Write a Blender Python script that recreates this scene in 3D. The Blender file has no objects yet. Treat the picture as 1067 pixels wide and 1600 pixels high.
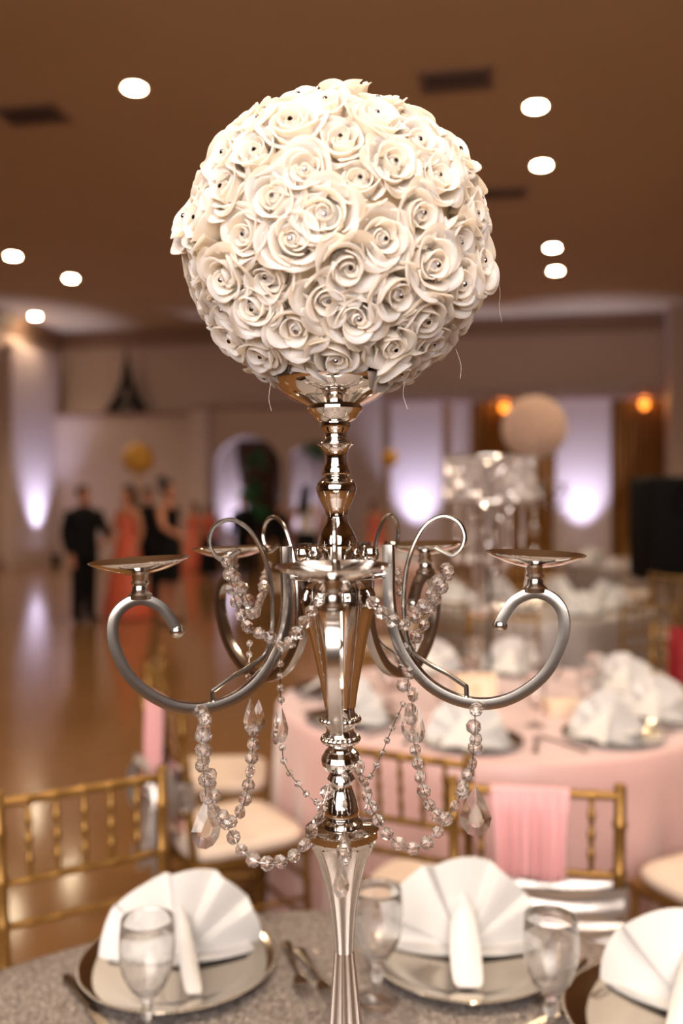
import bpy, bmesh, math, random
from mathutils import Vector, Matrix, Euler

# ------------------------------------------------------------------ camera / world / light
PI = math.pi
F, CX, HOR, EYE = 1400.0, 533.5, 782.0, 1.53      # focal length in pixels, principal column, horizon row, eye height
sc = bpy.context.scene
C = sc.collection
cam = bpy.data.cameras.new('camera')
cam.sensor_fit = 'VERTICAL'; cam.sensor_height = 36; cam.sensor_width = 24
cam.lens = F / 1600 * 36
cam.shift_y = -(800 - HOR) / 1600
cam.clip_start = .02; cam.clip_end = 200
cam.dof.use_dof = True; cam.dof.focus_distance = .82; cam.dof.aperture_fstop = 2.5
camo = bpy.data.objects.new('camera', cam); C.objects.link(camo)
camo.location = (0, 0, EYE); camo.rotation_euler = (PI / 2, 0, 0)
sc.camera = camo

w = bpy.data.worlds.new('world'); sc.world = w; w.use_nodes = True
w.node_tree.nodes['Background'].inputs[0].default_value = (1, .8, .62, 1)
w.node_tree.nodes['Background'].inputs[1].default_value = .05

def lamp(name, kind, loc, power, col, target=None, **kw):
    l = bpy.data.lights.new(name, kind); l.energy = power; l.color = col
    for k, v in kw.items(): setattr(l, k, v)
    o = bpy.data.objects.new(name, l); C.objects.link(o); o.location = loc
    if target is not None:
        o.rotation_euler = (Vector(target) - Vector(loc)).to_track_quat('-Z', 'Y').to_euler()
    return o

# the photographer's bounced flash, a broad soft patch of light under the ceiling behind the camera
lamp('bounce_flash', 'AREA', (-.7, -3.0, 3.0), 282, (1, .895, .82), (0.1, 1.4, 1.5), shape='RECTANGLE', size=5.4, size_y=3.4, spread=math.radians(125))

vs = sc.view_settings
vs.view_transform = 'Standard'; vs.look = 'None'; vs.exposure = 0.0; vs.gamma = 1; vs.use_curve_mapping = False
cy = sc.cycles
cy.use_denoising = True
cy.max_bounces = 10; cy.diffuse_bounces = 6; cy.glossy_bounces = 5; cy.transmission_bounces = 9; cy.transparent_max_bounces = 8
cy.sample_clamp_indirect = 14; cy.blur_glossy = .6; cy.caustics_refractive = True; cy.caustics_reflective = False

# ------------------------------------------------------------------ helpers
random.seed(7)
def P(px, py, D):
    return Vector(((px - CX) * D / F, D, EYE - (py - HOR) * D / F))
def G(px, py, z=0.0):
    D = (EYE - z) * F / (py - HOR)
    return Vector(((px - CX) * D / F, D, z))

def srgb(r, g, b):
    f = lambda c: (c / 255 / 12.92) if c / 255 <= .04045 else ((c / 255 + .055) / 1.055) ** 2.4
    return (f(r), f(g), f(b), 1)

def mat(name, col, rough=.5, metal=0.0, trans=0.0, ior=1.45, spec=.5, emit=None, estr=0, noise=None, bump=None, sheen=0, coat=0):
    m = bpy.data.materials.new(name); m.use_nodes = True
    nt = m.node_tree; b = nt.nodes['Principled BSDF']
    b.inputs['Base Color'].default_value = col
    b.inputs['Roughness'].default_value = rough
    b.inputs['Metallic'].default_value = metal
    b.inputs['Transmission Weight'].default_value = trans
    b.inputs['IOR'].default_value = ior
    b.inputs['Specular IOR Level'].default_value = spec
    b.inputs['Sheen Weight'].default_value = sheen
    b.inputs['Coat Weight'].default_value = coat
    if emit:
        b.inputs['Emission Color'].default_value = emit
        b.inputs['Emission Strength'].default_value = estr
    tc = nt.nodes.new('ShaderNodeTexCoord')
    if noise:                                     # (scale, colour2, amount)
        n = nt.nodes.new('ShaderNodeTexNoise'); n.inputs['Scale'].default_value = noise[0]; n.inputs['Detail'].default_value = 4
        nt.links.new(tc.outputs['Object'], n.inputs['Vector'])
        mx = nt.nodes.new('ShaderNodeMix'); mx.data_type = 'RGBA'
        mx.inputs[6].default_value = col; mx.inputs[7].default_value = noise[1]
        rp = nt.nodes.new('ShaderNodeMapRange'); rp.inputs[1].default_value = .3; rp.inputs[2].default_value = .7
        rp.inputs[4].default_value = noise[2]
        nt.links.new(n.outputs[0], rp.inputs[0]); nt.links.new(rp.outputs[0], mx.inputs[0])
        nt.links.new(mx.outputs[2], b.inputs['Base Color'])
    if bump:                                      # (scale, strength, distance)
        n = nt.nodes.new('ShaderNodeTexNoise'); n.inputs['Scale'].default_value = bump[0]; n.inputs['Detail'].default_value = 3
        nt.links.new(tc.outputs['Object'], n.inputs['Vector'])
        bp = nt.nodes.new('ShaderNodeBump'); bp.inputs['Strength'].default_value = bump[1]; bp.inputs['Distance'].default_value = bump[2]
        nt.links.new(n.outputs[0], bp.inputs['Height']); nt.links.new(bp.outputs[0], b.inputs['Normal'])
    return m

M = {}
M['chrome'] = mat('chrome', (.74, .71, .68, 1), .07, 1, bump=(30, .03, .002))
M['soft_chrome'] = mat('soft_chrome', (.78, .74, .70, 1), .26, 1, bump=(30, .03, .002))
M['satin'] = mat('satin_silver', (.55, .52, .49, 1), .19, 1, bump=(60, .03, .001))
M['crystal'] = mat('crystal', (1, .97, .94, 1), .0, 0, 1, 1.58, noise=(60, (1, .92, .86, 1), .6))
M['glass'] = mat('glass', (1, 1, 1, 1), .0, 0, 1, 1.45, noise=(8, (.97, .99, .98, 1), .5))
M['far_crystal'] = mat('far_crystal', (.55, .48, .45, 1), .16, .65, noise=(9, (.95, .9, .9, 1), 1))
M['gold'] = mat('gold_paint', srgb(148, 110, 58), .36, .65, noise=(25, srgb(126, 92, 44), .7), bump=(90, .08, .001))
M['cushion'] = mat('cushion_ivory', srgb(220, 201, 187), .7, noise=(14, srgb(210, 189, 174), .6), bump=(300, .1, .001))
M['napkin'] = mat('napkin_white', srgb(218, 214, 211), .8, noise=(9, srgb(210, 205, 202), .7), bump=(700, .12, .0006), sheen=.2)
M['pink'] = mat('pink_satin', srgb(212, 171, 167), .36, spec=.7, noise=(5, srgb(205, 162, 158), .6), bump=(500, .05, .0006), sheen=.6)
M['pinksash'] = mat('pink_chiffon', srgb(218, 162, 164), .5, noise=(12, srgb(210, 150, 152), .6), sheen=.3)
M['silver_satin'] = mat('silver_satin', srgb(196, 188, 184), .28, .75, noise=(10, srgb(180, 172, 168), .7), bump=(14, .25, .006))
M['charger'] = mat('charger_silver', srgb(200, 188, 172), .1, 1, noise=(20, srgb(190, 178, 160), .6))
M['steel'] = mat('steel', srgb(170, 160, 150), .18, 1, noise=(40, srgb(150, 140, 130), .6))
M['red'] = mat('red_cloth', srgb(140, 10, 18), .6, noise=(10, srgb(110, 6, 14), .6))
M['black'] = mat('black_plastic', srgb(10, 7, 7), .8, spec=.2, noise=(60, srgb(16, 11, 11), .6))
M['card'] = mat('cream_card', srgb(236, 214, 190), .7, noise=(20, srgb(228, 204, 178), .5))
M['goldfoil'] = mat('gold_foil', srgb(205, 150, 90), .4, .5, noise=(20, srgb(190, 135, 75), .5))
M['skin'] = mat('skin', srgb(176, 116, 86), .5, noise=(20, srgb(166, 106, 78), .6))
M['hair'] = mat('hair_dark', srgb(22, 14, 12), .5, noise=(60, srgb(34, 22, 18), .7))
M['coral'] = mat('coral_dress', srgb(206, 92, 62), .55, noise=(8, srgb(190, 80, 54), .6))
M['blackcloth'] = mat('black_cloth', srgb(9, 7, 8), .8, spec=.2, noise=(30, srgb(14, 11, 12), .6))
M['whitecloth'] = mat('white_shirt', srgb(210, 196, 190), .7, noise=(20, srgb(196, 184, 176), .6))
M['leaf'] = mat('leaf_green', srgb(44, 110, 62), .5, noise=(12, srgb(26, 80, 40), .8))
M['trunk'] = mat('bark', srgb(70, 46, 30), .8, noise=(20, srgb(50, 32, 20), .8))
M['yellow'] = mat('yellow_petals', srgb(224, 168, 70), .7, noise=(30, srgb(200, 140, 50), .7))
M['iron'] = mat('dark_iron', srgb(44, 34, 32), .5, .4, noise=(20, srgb(30, 24, 22), .6))

def clear(m, k):                                    # thin clear glass: part of the light passes straight through
    nt = m.node_tree; out = nt.nodes['Material Output']; bs = nt.nodes['Principled BSDF']
    tr = nt.nodes.new('ShaderNodeBsdfTransparent'); mx = nt.nodes.new('ShaderNodeMixShader'); mx.inputs[0].default_value = k
    nt.links.new(bs.outputs[0], mx.inputs[1]); nt.links.new(tr.outputs[0], mx.inputs[2]); nt.links.new(mx.outputs[0], out.inputs[0])
clear(M['crystal'], .3); clear(M['glass'], .15)
def petal_mat(name, a, b):
    m = mat(name, a, .75, noise=(45, b, .5), bump=(400, .12, .0008))
    nt = m.node_tree; out = nt.nodes['Material Output']; bs = nt.nodes['Principled BSDF']
    tr = nt.nodes.new('ShaderNodeBsdfTranslucent'); tr.inputs[0].default_value = (a[0], a[1] * .94, a[2] * .85, 1)
    mx = nt.nodes.new('ShaderNodeMixShader'); mx.inputs[0].default_value = .38
    bs.inputs['Subsurface Weight'].default_value = .85; bs.inputs['Subsurface Radius'].default_value = (1, .75, .5); bs.inputs['Subsurface Scale'].default_value = .013
    nt.links.new(bs.outputs[0], mx.inputs[1]); nt.links.new(tr.outputs[0], mx.inputs[2]); nt.links.new(mx.outputs[0], out.inputs[0])
    return m
M['petal'] = petal_mat('foam_petal', srgb(254, 250, 244), srgb(252, 247, 239))
M['far_petal'] = petal_mat('far_foam_petal', srgb(252, 232, 208), srgb(248, 226, 200))

def sequin_mat():
    m = bpy.data.materials.new('sequin_cloth'); m.use_nodes = True
    nt = m.node_tree; N = nt.nodes; L = nt.links; b = N['Principled BSDF']
    tc = N.new('ShaderNodeTexCoord')
    v = N.new('ShaderNodeTexVoronoi'); v.inputs['Scale'].default_value = 420
    L.new(tc.outputs['Object'], v.inputs['Vector'])
    sub = N.new('ShaderNodeVectorMath'); sub.operation = 'SUBTRACT'; sub.inputs[1].default_value = (.5, .5, .5)
    L.new(v.outputs['Color'], sub.inputs[0])
    scl = N.new('ShaderNodeVectorMath'); scl.operation = 'SCALE'; scl.inputs[3].default_value = .55
    L.new(sub.outputs[0], scl.inputs[0])
    geo = N.new('ShaderNodeNewGeometry')
    add = N.new('ShaderNodeVectorMath'); add.operation = 'ADD'
    L.new(geo.outputs['Normal'], add.inputs[0]); L.new(scl.outputs[0], add.inputs[1])
    nm = N.new('ShaderNodeVectorMath'); nm.operation = 'NORMALIZE'; L.new(add.outputs[0], nm.inputs[0])
    L.new(nm.outputs[0], b.inputs['Normal'])
    n = N.new('ShaderNodeTexNoise'); n.inputs['Scale'].default_value = 260; n.inputs['Detail'].default_value = 3; L.new(tc.outputs['Object'], n.inputs['Vector'])
    cr = N.new('ShaderNodeValToRGB'); cr.color_ramp.elements[0].color = srgb(106, 98, 97); cr.color_ramp.elements[1].color = srgb(202, 191, 186)
    cr.color_ramp.elements[0].position = .35; cr.color_ramp.elements[1].position = .7
    L.new(n.outputs[0], cr.inputs[0]); L.new(cr.outputs[0], b.inputs['Base Color'])
    b.inputs['Metallic'].default_value = .55; b.inputs['Roughness'].default_value = .38
    return m
M['sequin'] = sequin_mat()

# --- mesh builder
class MB:
    def __init__(s): s.v = []; s.f = []
    def add(s, vs_, fs):
        k = len(s.v); s.v += [Vector(p) for p in vs_]; s.f += [tuple(i + k for i in f) for f in fs]; return s
    def grid(s, rows, closed_u=False, closed_v=False, flip=False):   # rows[j][i]
        k = len(s.v); nv = len(rows); nu = len(rows[0])
        for r in rows: s.v += [Vector(p) for p in r]
        for j in range(nv if closed_v else nv - 1):
            for i in range(nu if closed_u else nu - 1):
                a, b_ = k + j * nu + i, k + j * nu + (i + 1) % nu
                c, d = k + ((j + 1) % nv) * nu + (i + 1) % nu, k + ((j + 1) % nv) * nu + i
                s.f.append((a, d, c, b_) if flip else (a, b_, c, d))
        return s
    def shell(s, rows, off):          # thin closed sheet: rows + offset copy + rim ; off(i,j)->Vector
        nv, nu = len(rows), len(rows[0]); k = len(s.v)
        a = [[Vector(p) for p in r] for r in rows]
        b_ = [[a[j][i] + off(i, j) for i in range(nu)] for j in range(nv)]
        s.grid(a); s.grid(b_, flip=True); kb = k + nu * nv
        ring = [(0, i) for i in range(nu)] + [(j, nu - 1) for j in range(1, nv)] + [(nv - 1, i) for i in range(nu - 2, -1, -1)] + [(j, 0) for j in range(nv - 2, 0, -1)]
        for q in range(len(ring)):
            (j0, i0), (j1, i1) = ring[q], ring[(q + 1) % len(ring)]
            s.f.append((k + j0 * nu + i0, kb + j0 * nu + i0, kb + j1 * nu + i1, k + j1 * nu + i1))
        return s
    def lathe(s, prof, n=32, at=(0, 0, 0), flute=None, caps=True):
        at = Vector(at); rows = []
        for r, z in prof:
            row = []
            for i in range(n):
                a = 2 * PI * i / n
                rr = r * (flute(a, z, r) if flute else 1)
                row.append(at + Vector((rr * math.cos(a), rr * math.sin(a), z)))
            rows.append(row)
        k = len(s.v); s.grid(rows, closed_u=True)
        if caps:
            if prof[0][0] > 1e-5: s.f.append(tuple(k + i for i in range(n))[::-1])
            if prof[-1][0] > 1e-5: s.f.append(tuple(k + (len(prof) - 1) * n + i for i in range(n)))
        return s
    def tube(s, path, r, n=8, sq=False, up=None, caps=True):
        path = [Vector(p) for p in path]; m = len(path); rows = []
        prev = None
        for j, p in enumerate(path):
            t = (path[min(j + 1, m - 1)] - path[max(j - 1, 0)]).normalized()
            if up is not None: x = Vector(up)
            elif prev is None: x = t.orthogonal()
            else: x = prev
            x = (x - t * x.dot(t)); x = x.normalized() if x.length > 1e-6 else t.orthogonal().normalized(); prev = x
            y = t.cross(x); rr = r[j] if isinstance(r, (list, tuple)) else r
            row = []
            for i in range(n):
                a = 2 * PI * (i + .5) / n
                ca, sa = math.cos(a), math.sin(a)
                if sq:
                    q = 1 / max(abs(ca), abs(sa)); q = 1 + (q - 1) * .72
                    ca *= q; sa *= q
                row.append(p + (x * ca + y * sa) * rr)
            rows.append(row)
        k = len(s.v); s.grid(rows, closed_u=True)
        if caps:
            s.f.append(tuple(k + i for i in range(n))[::-1]); s.f.append(tuple(k + (m - 1) * n + i for i in range(n)))
        return s
    def box(s, c, d, taper=1.0, rot=None):
        x, y, z = d[0] / 2, d[1] / 2, d[2] / 2; c = Vector(c); t = taper
        vs_ = [(-x, -y, -z), (x, -y, -z), (x, y, -z), (-x, y, -z), (-x * t, -y * t, z), (x * t, -y * t, z), (x * t, y * t, z), (-x * t, y * t, z)]
        vs_ = [Vector(p) for p in vs_]
        if rot is not None: vs_ = [rot @ p for p in vs_]
        return s.add([c + p for p in vs_], [(0, 3, 2, 1), (4, 5, 6, 7), (0, 1, 5, 4), (1, 2, 6, 5), (2, 3, 7, 6), (3, 0, 4, 7)])
    def sphere(s, c, r, n=16, m=10, sc_=(1, 1, 1), bump=None):
        c = Vector(c); rows = []
        for j in range(m + 1):
            th = PI * j / m; row = []
            for i in range(n):
                a = 2 * PI * i / n; d = Vector((math.sin(th) * math.cos(a), math.sin(th) * math.sin(a), -math.cos(th)))
                rr = r * (bump(d) if bump else 1)
                row.append(c + Vector((d.x * rr * sc_[0], d.y * rr * sc_[1], d.z * rr * sc_[2])))
            rows.append(row)
        return s.grid(rows, closed_u=True)
    def bevel_box(s, c, d, b, seg=2):
        bm = bmesh.new(); bmesh.ops.create_cube(bm, size=1)
        for v in bm.verts: v.co = Vector((v.co.x * d[0], v.co.y * d[1], v.co.z * d[2]))
        bmesh.ops.bevel(bm, geom=bm.edges[:], offset=b, segments=seg, affect='EDGES', profile=.5)
        bm.verts.index_update()
        s.add([v.co + Vector(c) for v in bm.verts], [[v.index for v in f.verts] for f in bm.faces]); bm.free(); return s
    def xf(s, mtx):
        s.v = [mtx @ p for p in s.v]; return s
    def mesh(s, name, smooth=True, ang=40, weld=True):
        me = bpy.data.meshes.new(name); me.from_pydata([tuple(p) for p in s.v], [], s.f)
        bm = bmesh.new(); bm.from_mesh(me)
        if weld: bmesh.ops.remove_doubles(bm, verts=bm.verts[:], dist=1e-6)
        bmesh.ops.recalc_face_normals(bm, faces=bm.faces[:])
        bm.to_mesh(me); bm.free()
        if smooth:
            me.shade_smooth()
            if ang: me.set_sharp_from_angle(angle=math.radians(ang))
        return me

def ob(name, me, m, parent=None, loc=None, rot=None, smooth=True, ang=40, scale=None):
    if isinstance(me, MB): me = me.mesh(name, smooth, ang)
    if m is not None and not me.materials: me.materials.append(M[m] if isinstance(m, str) else m)
    o = bpy.data.objects.new(name, me); C.objects.link(o)
    if parent: o.parent = parent
    if loc is not None: o.location = loc
    if rot is not None: o.rotation_euler = rot
    if scale is not None: o.scale = (scale,) * 3 if isinstance(scale, (int, float)) else scale
    return o
def tag(o, label, cat, group=None):
    o['label'] = label; o['category'] = cat
    if group: o['group'] = group
    return o
def thing(name, label, cat, loc=(0, 0, 0), rz=0, group=None):
    o = bpy.data.objects.new(name, None); C.objects.link(o); o.location = loc; o.rotation_euler = (0, 0, rz); o.empty_display_size = .1
    return tag(o, label, cat, group)
def struct(name, me, m, rz=0, parent=None, smooth=False, **kw):
    o = ob(name, me, m, parent, smooth=smooth, **kw)
    if not parent: o['kind'] = 'structure'; o.rotation_euler.z = rz
    return o
KIDS = {}
def kids(o):
    return [c for c in C.objects if c.parent == o]
def copy_tree(o, parent=None, cache=None):
    c = o.copy(); C.objects.link(c); c.parent = parent
    for ch in (cache or {}).get(o.name, None) or o.children: copy_tree(ch, c, cache)
    return c
def clone(o, label, cat=None, loc=None, rz=None, group=None):
    c = copy_tree(o)
    c['label'] = label
    if cat: c['category'] = cat
    if group: c['group'] = group
    if loc is not None: c.location = loc
    if rz is not None: c.rotation_euler.z = rz
    return c

def smooth_path(pts, n=8):
    pts = [Vector(p) for p in pts]; out = []
    for i in range(len(pts) - 1):
        p0, p1, p2, p3 = pts[max(i - 1, 0)], pts[i], pts[i + 1], pts[min(i + 2, len(pts) - 1)]
        for k in range(n):
            t = k / n
            out.append(.5 * ((2 * p1) + (p2 - p0) * t + (2 * p0 - 5 * p1 + 4 * p2 - p3) * t * t + (3 * p1 - p0 - 3 * p2 + p3) * t ** 3))
    out.append(pts[-1]); return out
def resample(path, step):
    out = [path[0].copy()]; acc = 0
    for a, b_ in zip(path, path[1:]):
        d = (b_ - a).length; 
        while acc + d >= step:
            t = (step - acc) / d; a = a.lerp(b_, t); out.append(a.copy()); d = (b_ - a).length; acc = 0
        acc += d
    return out

# ------------------------------------------------------------------ the room
YAW = math.radians(-10.6)
EX, EY = Vector((math.cos(YAW), math.sin(YAW), 0)), Vector((-math.sin(YAW), math.cos(YAW), 0))
XL, XR, YB, YF, HC = -11.55, 9.0, 21.75, -9.0, 5.9
def wall_local(px, yloc=YB):                       # local x on a plane parallel to the back wall, seen in column px
    u = (px - CX) / F
    Y = yloc / (EY.x * u + EY.y)
    p = Vector((u * Y, Y, 0)); return p.dot(EX), Y
def wall_z(py, px, yloc=YB):
    _, Y = wall_local(px, yloc); return EYE - (py - HOR) * Y / F

m_wall = mat('wall_paint', srgb(190, 166, 152), .7, noise=(.6, srgb(182, 158, 144), .5), bump=(40, .1, .004))
m_ceil = mat('ceiling_paint', srgb(204, 180, 144), .8, noise=(.5, srgb(196, 172, 136), .6), bump=(30, .1, .004))
m_floor = mat('polished_floor', srgb(126, 90, 56), .12, spec=.5, noise=(.9, srgb(112, 78, 46), .8), bump=(2.5, .05, .01))
m_trim = mat('trim_paint', srgb(150, 118, 100), .5, noise=(2, srgb(140, 110, 92), .5))
m_pier = mat('white_pier', srgb(200, 178, 168), .6, noise=(1, srgb(192, 170, 160), .5))
m_amber = mat('amber_drape', srgb(142, 92, 34), .7, noise=(3, srgb(124, 78, 26), .6))

cx_, cyy = (XL + XR) / 2, (YB + YF) / 2
struct('floor', MB().box((cx_, cyy, -.1), (XR - XL, YB - YF, .2)), m_floor, YAW)
struct('ceiling', MB().box((cx_, cyy, HC + .1), (XR - XL, YB - YF, .2)), m_ceil, YAW)
struct('wall_back', MB().box((cx_, YB + .1, HC / 2), (XR - XL + .4, .2, HC)), m_wall, YAW)
struct('wall_front', MB().box((cx_, YF - .1, HC / 2), (XR - XL + .4, .2, HC)), m_wall, YAW)
struct('wall_left', MB().box((XL - .1, cyy, HC / 2), (.2, YB - YF, HC)), m_wall, YAW)
struct('wall_right', MB().box((XR + .1, cyy, HC / 2), (.2, YB - YF, HC)), m_wall, YAW)
def crown(a, b_, inward):                           # stepped cornice
    mb = MB()
    for d, z0, z1 in ((.16, HC - .12, HC), (.11, HC - .24, HC - .12), (.06, HC - .40, HC - .24)):
        c = (Vector(a) + Vector(b_)) / 2 + Vector(inward) * d / 2
        L_ = (Vector(b_) - Vector(a)); dx = abs(L_.x) or d; dy = abs(L_.y) or d
        mb.box((c.x, c.y, (z0 + z1) / 2), (dx, dy, z1 - z0))
    return mb
struct('trim_1', crown((XL, YB, 0), (XR, YB, 0), (0, -1, 0)), m_trim, YAW)
struct('trim_2', crown((XL, YF, 0), (XL, YB, 0), (1, 0, 0)), m_trim, YAW)
struct('baseboard_back', MB().box((cx_, YB - .015, .09), (XR - XL, .03, .18)), m_trim, YAW)
struct('baseboard_left', MB().box((XL + .015, cyy, .09), (.03, YB - YF, .18)), m_trim, YAW)

# bulkhead with arched niche, left part of the back wall
yb = YB - .7
x0, _ = wall_local(78, yb); x1, _ = wall_local(300, yb); x2, _ = wall_local(520, yb)
ztop = wall_z(650, 190, yb)
bd = struct('wall_bulkhead', MB().box(((x0 + x1) / 2, YB - .35, ztop / 2), (x1 - x0, .7, ztop)), m_wall, YAW)
struct('bulkhead_cap', MB().box(((x0 + x1) / 2, YB - .38, ztop + .04), (x1 - x0 + .1, .78, .08)), m_trim, parent=bd)
# arched screen wall between columns 300 and 520
za = wall_z(640, 400, yb)
def arch_wall(xa, xb, z1, holes, y0, t):
    mb = MB(); N = 20
    xs = [xa]
    for (h0, h1, hz, rr) in holes: xs += [h0, h1]
    xs.append(xb)
    for i in range(0, len(xs), 2): mb.box(((xs[i] + xs[i + 1]) / 2, y0, z1 / 2), (xs[i + 1] - xs[i], t, z1))
    for (h0, h1, hz, rr) in holes:                  # lintel with round underside
        c, r = (h0 + h1) / 2, (h1 - h0) / 2
        lo = [(c - r * math.cos(PI * k / N), hz + (r * rr) * math.sin(PI * k / N)) for k in range(N + 1)]
        for (xa_, za_), (xb_, zb_) in zip(lo, lo[1:]):
            mb.add([(xa_, y0 - t / 2, za_), (xb_, y0 - t / 2, zb_), (xb_, y0 - t / 2, z1), (xa_, y0 - t / 2, z1),
                    (xa_, y0 + t / 2, za_), (xb_, y0 + t / 2, zb_), (xb_, y0 + t / 2, z1), (xa_, y0 + t / 2, z1)],
                   [(0, 1, 2, 3), (5, 4, 7, 6), (0, 4, 5, 1), (3, 2, 6, 7)])
    return mb
a0, _ = wall_local(335, yb); a1, _ = wall_local(440, yb); b0, _ = wall_local(455, yb); b1, _ = wall_local(505, yb)
zs = wall_z(735, 390, yb); ha = wall_z(682, 390, yb) - zs
struct('wall_arcade', arch_wall(x1, x2, za, [(a0, a1, zs, ha / ((a1 - a0) / 2)), (b0, b1, wall_z(712, 480, yb), .5)], yb + .1, .2), m_wall, YAW)
struct('trim_3', MB().box(((x1 + x2) / 2, YB - .36, za + .05), (x2 - x1, .74, .1)), m_trim, YAW)
p0, _ = wall_local(302, yb); p1, _ = wall_local(328, yb)
struct('trim_4', MB().box(((p0 + p1) / 2, yb - .12, za / 2), (p1 - p0, .24, za)), m_pier, YAW)

# piers and amber drapes on the right part of the back wall
def pier(n, pa, pb, top=5.3, depth=.3):
    a, _ = wall_local(pa); b_, _ = wall_local(pb)
    mb = MB().box(((a + b_) / 2, YB - depth / 2, top / 2), (b_ - a, depth, top))
    mb.box(((a + b_) / 2, YB - depth / 2 - .02, .15), (b_ - a + .08, depth + .04, .3))
    return struct(f'trim_{n}', mb, m_pier, YAW)
ztr = wall_z(628, 800)
pier(5, 612, 692, ztr, .25); pier(6, 868, 952, ztr, .25)
xa, _ = wall_local(600); xb, _ = wall_local(1046)
struct('trim_7', MB().box(((xa + xb) / 2, YB - .2, ztr + .12), (xb - xa, .4, .24)), m_trim, YAW)
def drape(label, pa, pb):
    a, _ = wall_local(pa); b_, _ = wall_local(pb); n = 60
    rows = [[(a + (b_ - a) * i / n, YB - .12 + .05 * math.sin(i * 1.1) + .02 * math.sin(i * 2.7 + k), z) for i in range(n + 1)] for k, z in enumerate((.02, 1.3, 2.6, ztr - .02))]
    o = ob('curtain', MB().shell(rows, lambda i, j: Vector((0, .02, 0))), m_amber); o.rotation_euler.z = YAW
    tag(o, label, 'curtain')
drape('amber curtain hanging on the back wall between the two uplit white piers', 736, 864)
drape('amber curtain hanging on the back wall between an uplit pier and the corner pillar', 956, 1040)
# corner pillar far right and pilaster on the left wall
a, _ = wall_local(1046, YB - .8); b_, _ = wall_local(1100, YB - .8)
struct('trim_8', MB().box(((a + b_) / 2, YB - .4, HC / 2), (b_ - a, .8, HC)), m_wall, YAW)
def leftwall_y(px):                                 # local y on the left wall for column px
    u = (px - CX) / F; # point (uY,Y): dot EX = XL
    Y = XL / (EX.x * u + EX.y); p = Vector((u * Y, Y, 0)); return p.dot(EY)
ya, yb2 = leftwall_y(4), leftwall_y(78)
struct('trim_9', MB().box((XL + .12, (ya + yb2) / 2, 2.6), (.24, abs(yb2 - ya), 5.2)), m_pier, YAW)

# uplights: small round floor lamps that wash the piers
m_lens = mat('uplight_lens', (1, 1, 1, 1), .4, emit=(.6, .66, 1, 1), estr=30, noise=(4, (.9, .9, 1, 1), .5))
def uplight(xl, yl, tx, ty, tz, label, power, zb=0.0, size=1.0):
    p = EX * xl + EY * yl; p.z = zb
    t = thing('uplight', label, 'uplight', p, YAW, 'lavender floor uplights')
    mb = MB(); mb.lathe([(.0, 0), (.13, 0), (.13, .03), (.10, .05), (.10, .2), (.115, .21), (.115, .23), (.10, .235), (.09, .215), (0, .215)], 20)
    ob('housing', mb, 'black', t)
    ob('lens', MB().lathe([(.0, .216), (.089, .216), (.085, .222), (0, .226)], 20), m_lens, t)
    tg = EX * tx + EY * ty; tg.z = tz
    l = lamp('uplight_beam', 'SPOT', (0, 0, .27), power, (.56, .62, 1), spot_size=math.radians(64), spot_blend=1.0, shadow_soft_size=.06)
    l.parent = t
    d = Matrix.Rotation(-YAW, 3, 'Z') @ (tg - (p + Vector((0, 0, .27))))
    l.rotation_euler = d.to_track_quat('-Z', 'Y').to_euler()
for px, lab in ((651, 'floor uplight washing the white pier beside the arched niche lavender'), (910, 'floor uplight washing the white pier between the amber curtains lavender')):
    x, _ = wall_local(px, YB - .6); uplight(x, YB - .95, x, YB - .2, 3.0, lab, 900)
uplight(XL + .75, (ya + yb2) / 2, XL + .2, (ya + yb2) / 2, 3.2, 'floor uplight washing the pier beside the bulkhead wall', 950)
xm, _ = wall_local(362, YB - .2); uplight(xm, YB - .32, xm + .1, YB, 2.6, 'floor uplight inside the arched niche', 600)
xm, _ = wall_local(472, YB - .2); uplight(xm, YB - .32, xm, YB, 2.6, 'floor uplight behind the narrow arched opening', 400)

# wall sconces
m_sconce = mat('sconce_glass', srgb(255, 170, 80), .4, emit=srgb(255, 150, 50), estr=4, noise=(6, srgb(255, 160, 70), .5))
for px, py, lab in ((788, 640, 'glowing amber wall sconce beside the distant white flower ball'), (1003, 635, 'glowing amber wall sconce above the black loudspeaker')):
    x, _ = wall_local(px); z = wall_z(py, px); p = EX * x + EY * (YB - .36); p.z = z
    t = thing('wall_sconce', lab, 'sconce', p, YAW, 'amber wall sconces')
    ob('shade', MB().lathe([(.04, -.1), (.08, -.04), (.10, .07), (.094, .07), (.074, -.03), (.034, -.09)], 20, caps=False), m_sconce, t)
    ob('bulb', MB().sphere((0, 0, 0), .045, 12, 8), m_sconce, t)
    ob('bracket', MB().tube([(0, 0, -.09), (0, .1, -.2), (0, .25, -.16)], .018, 8), 'iron', t)
    lp = lamp('sconce_glow', 'POINT', (0, 0, .14), 9, (1, .55, .18), shadow_soft_size=.06); lp.parent = t

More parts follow.
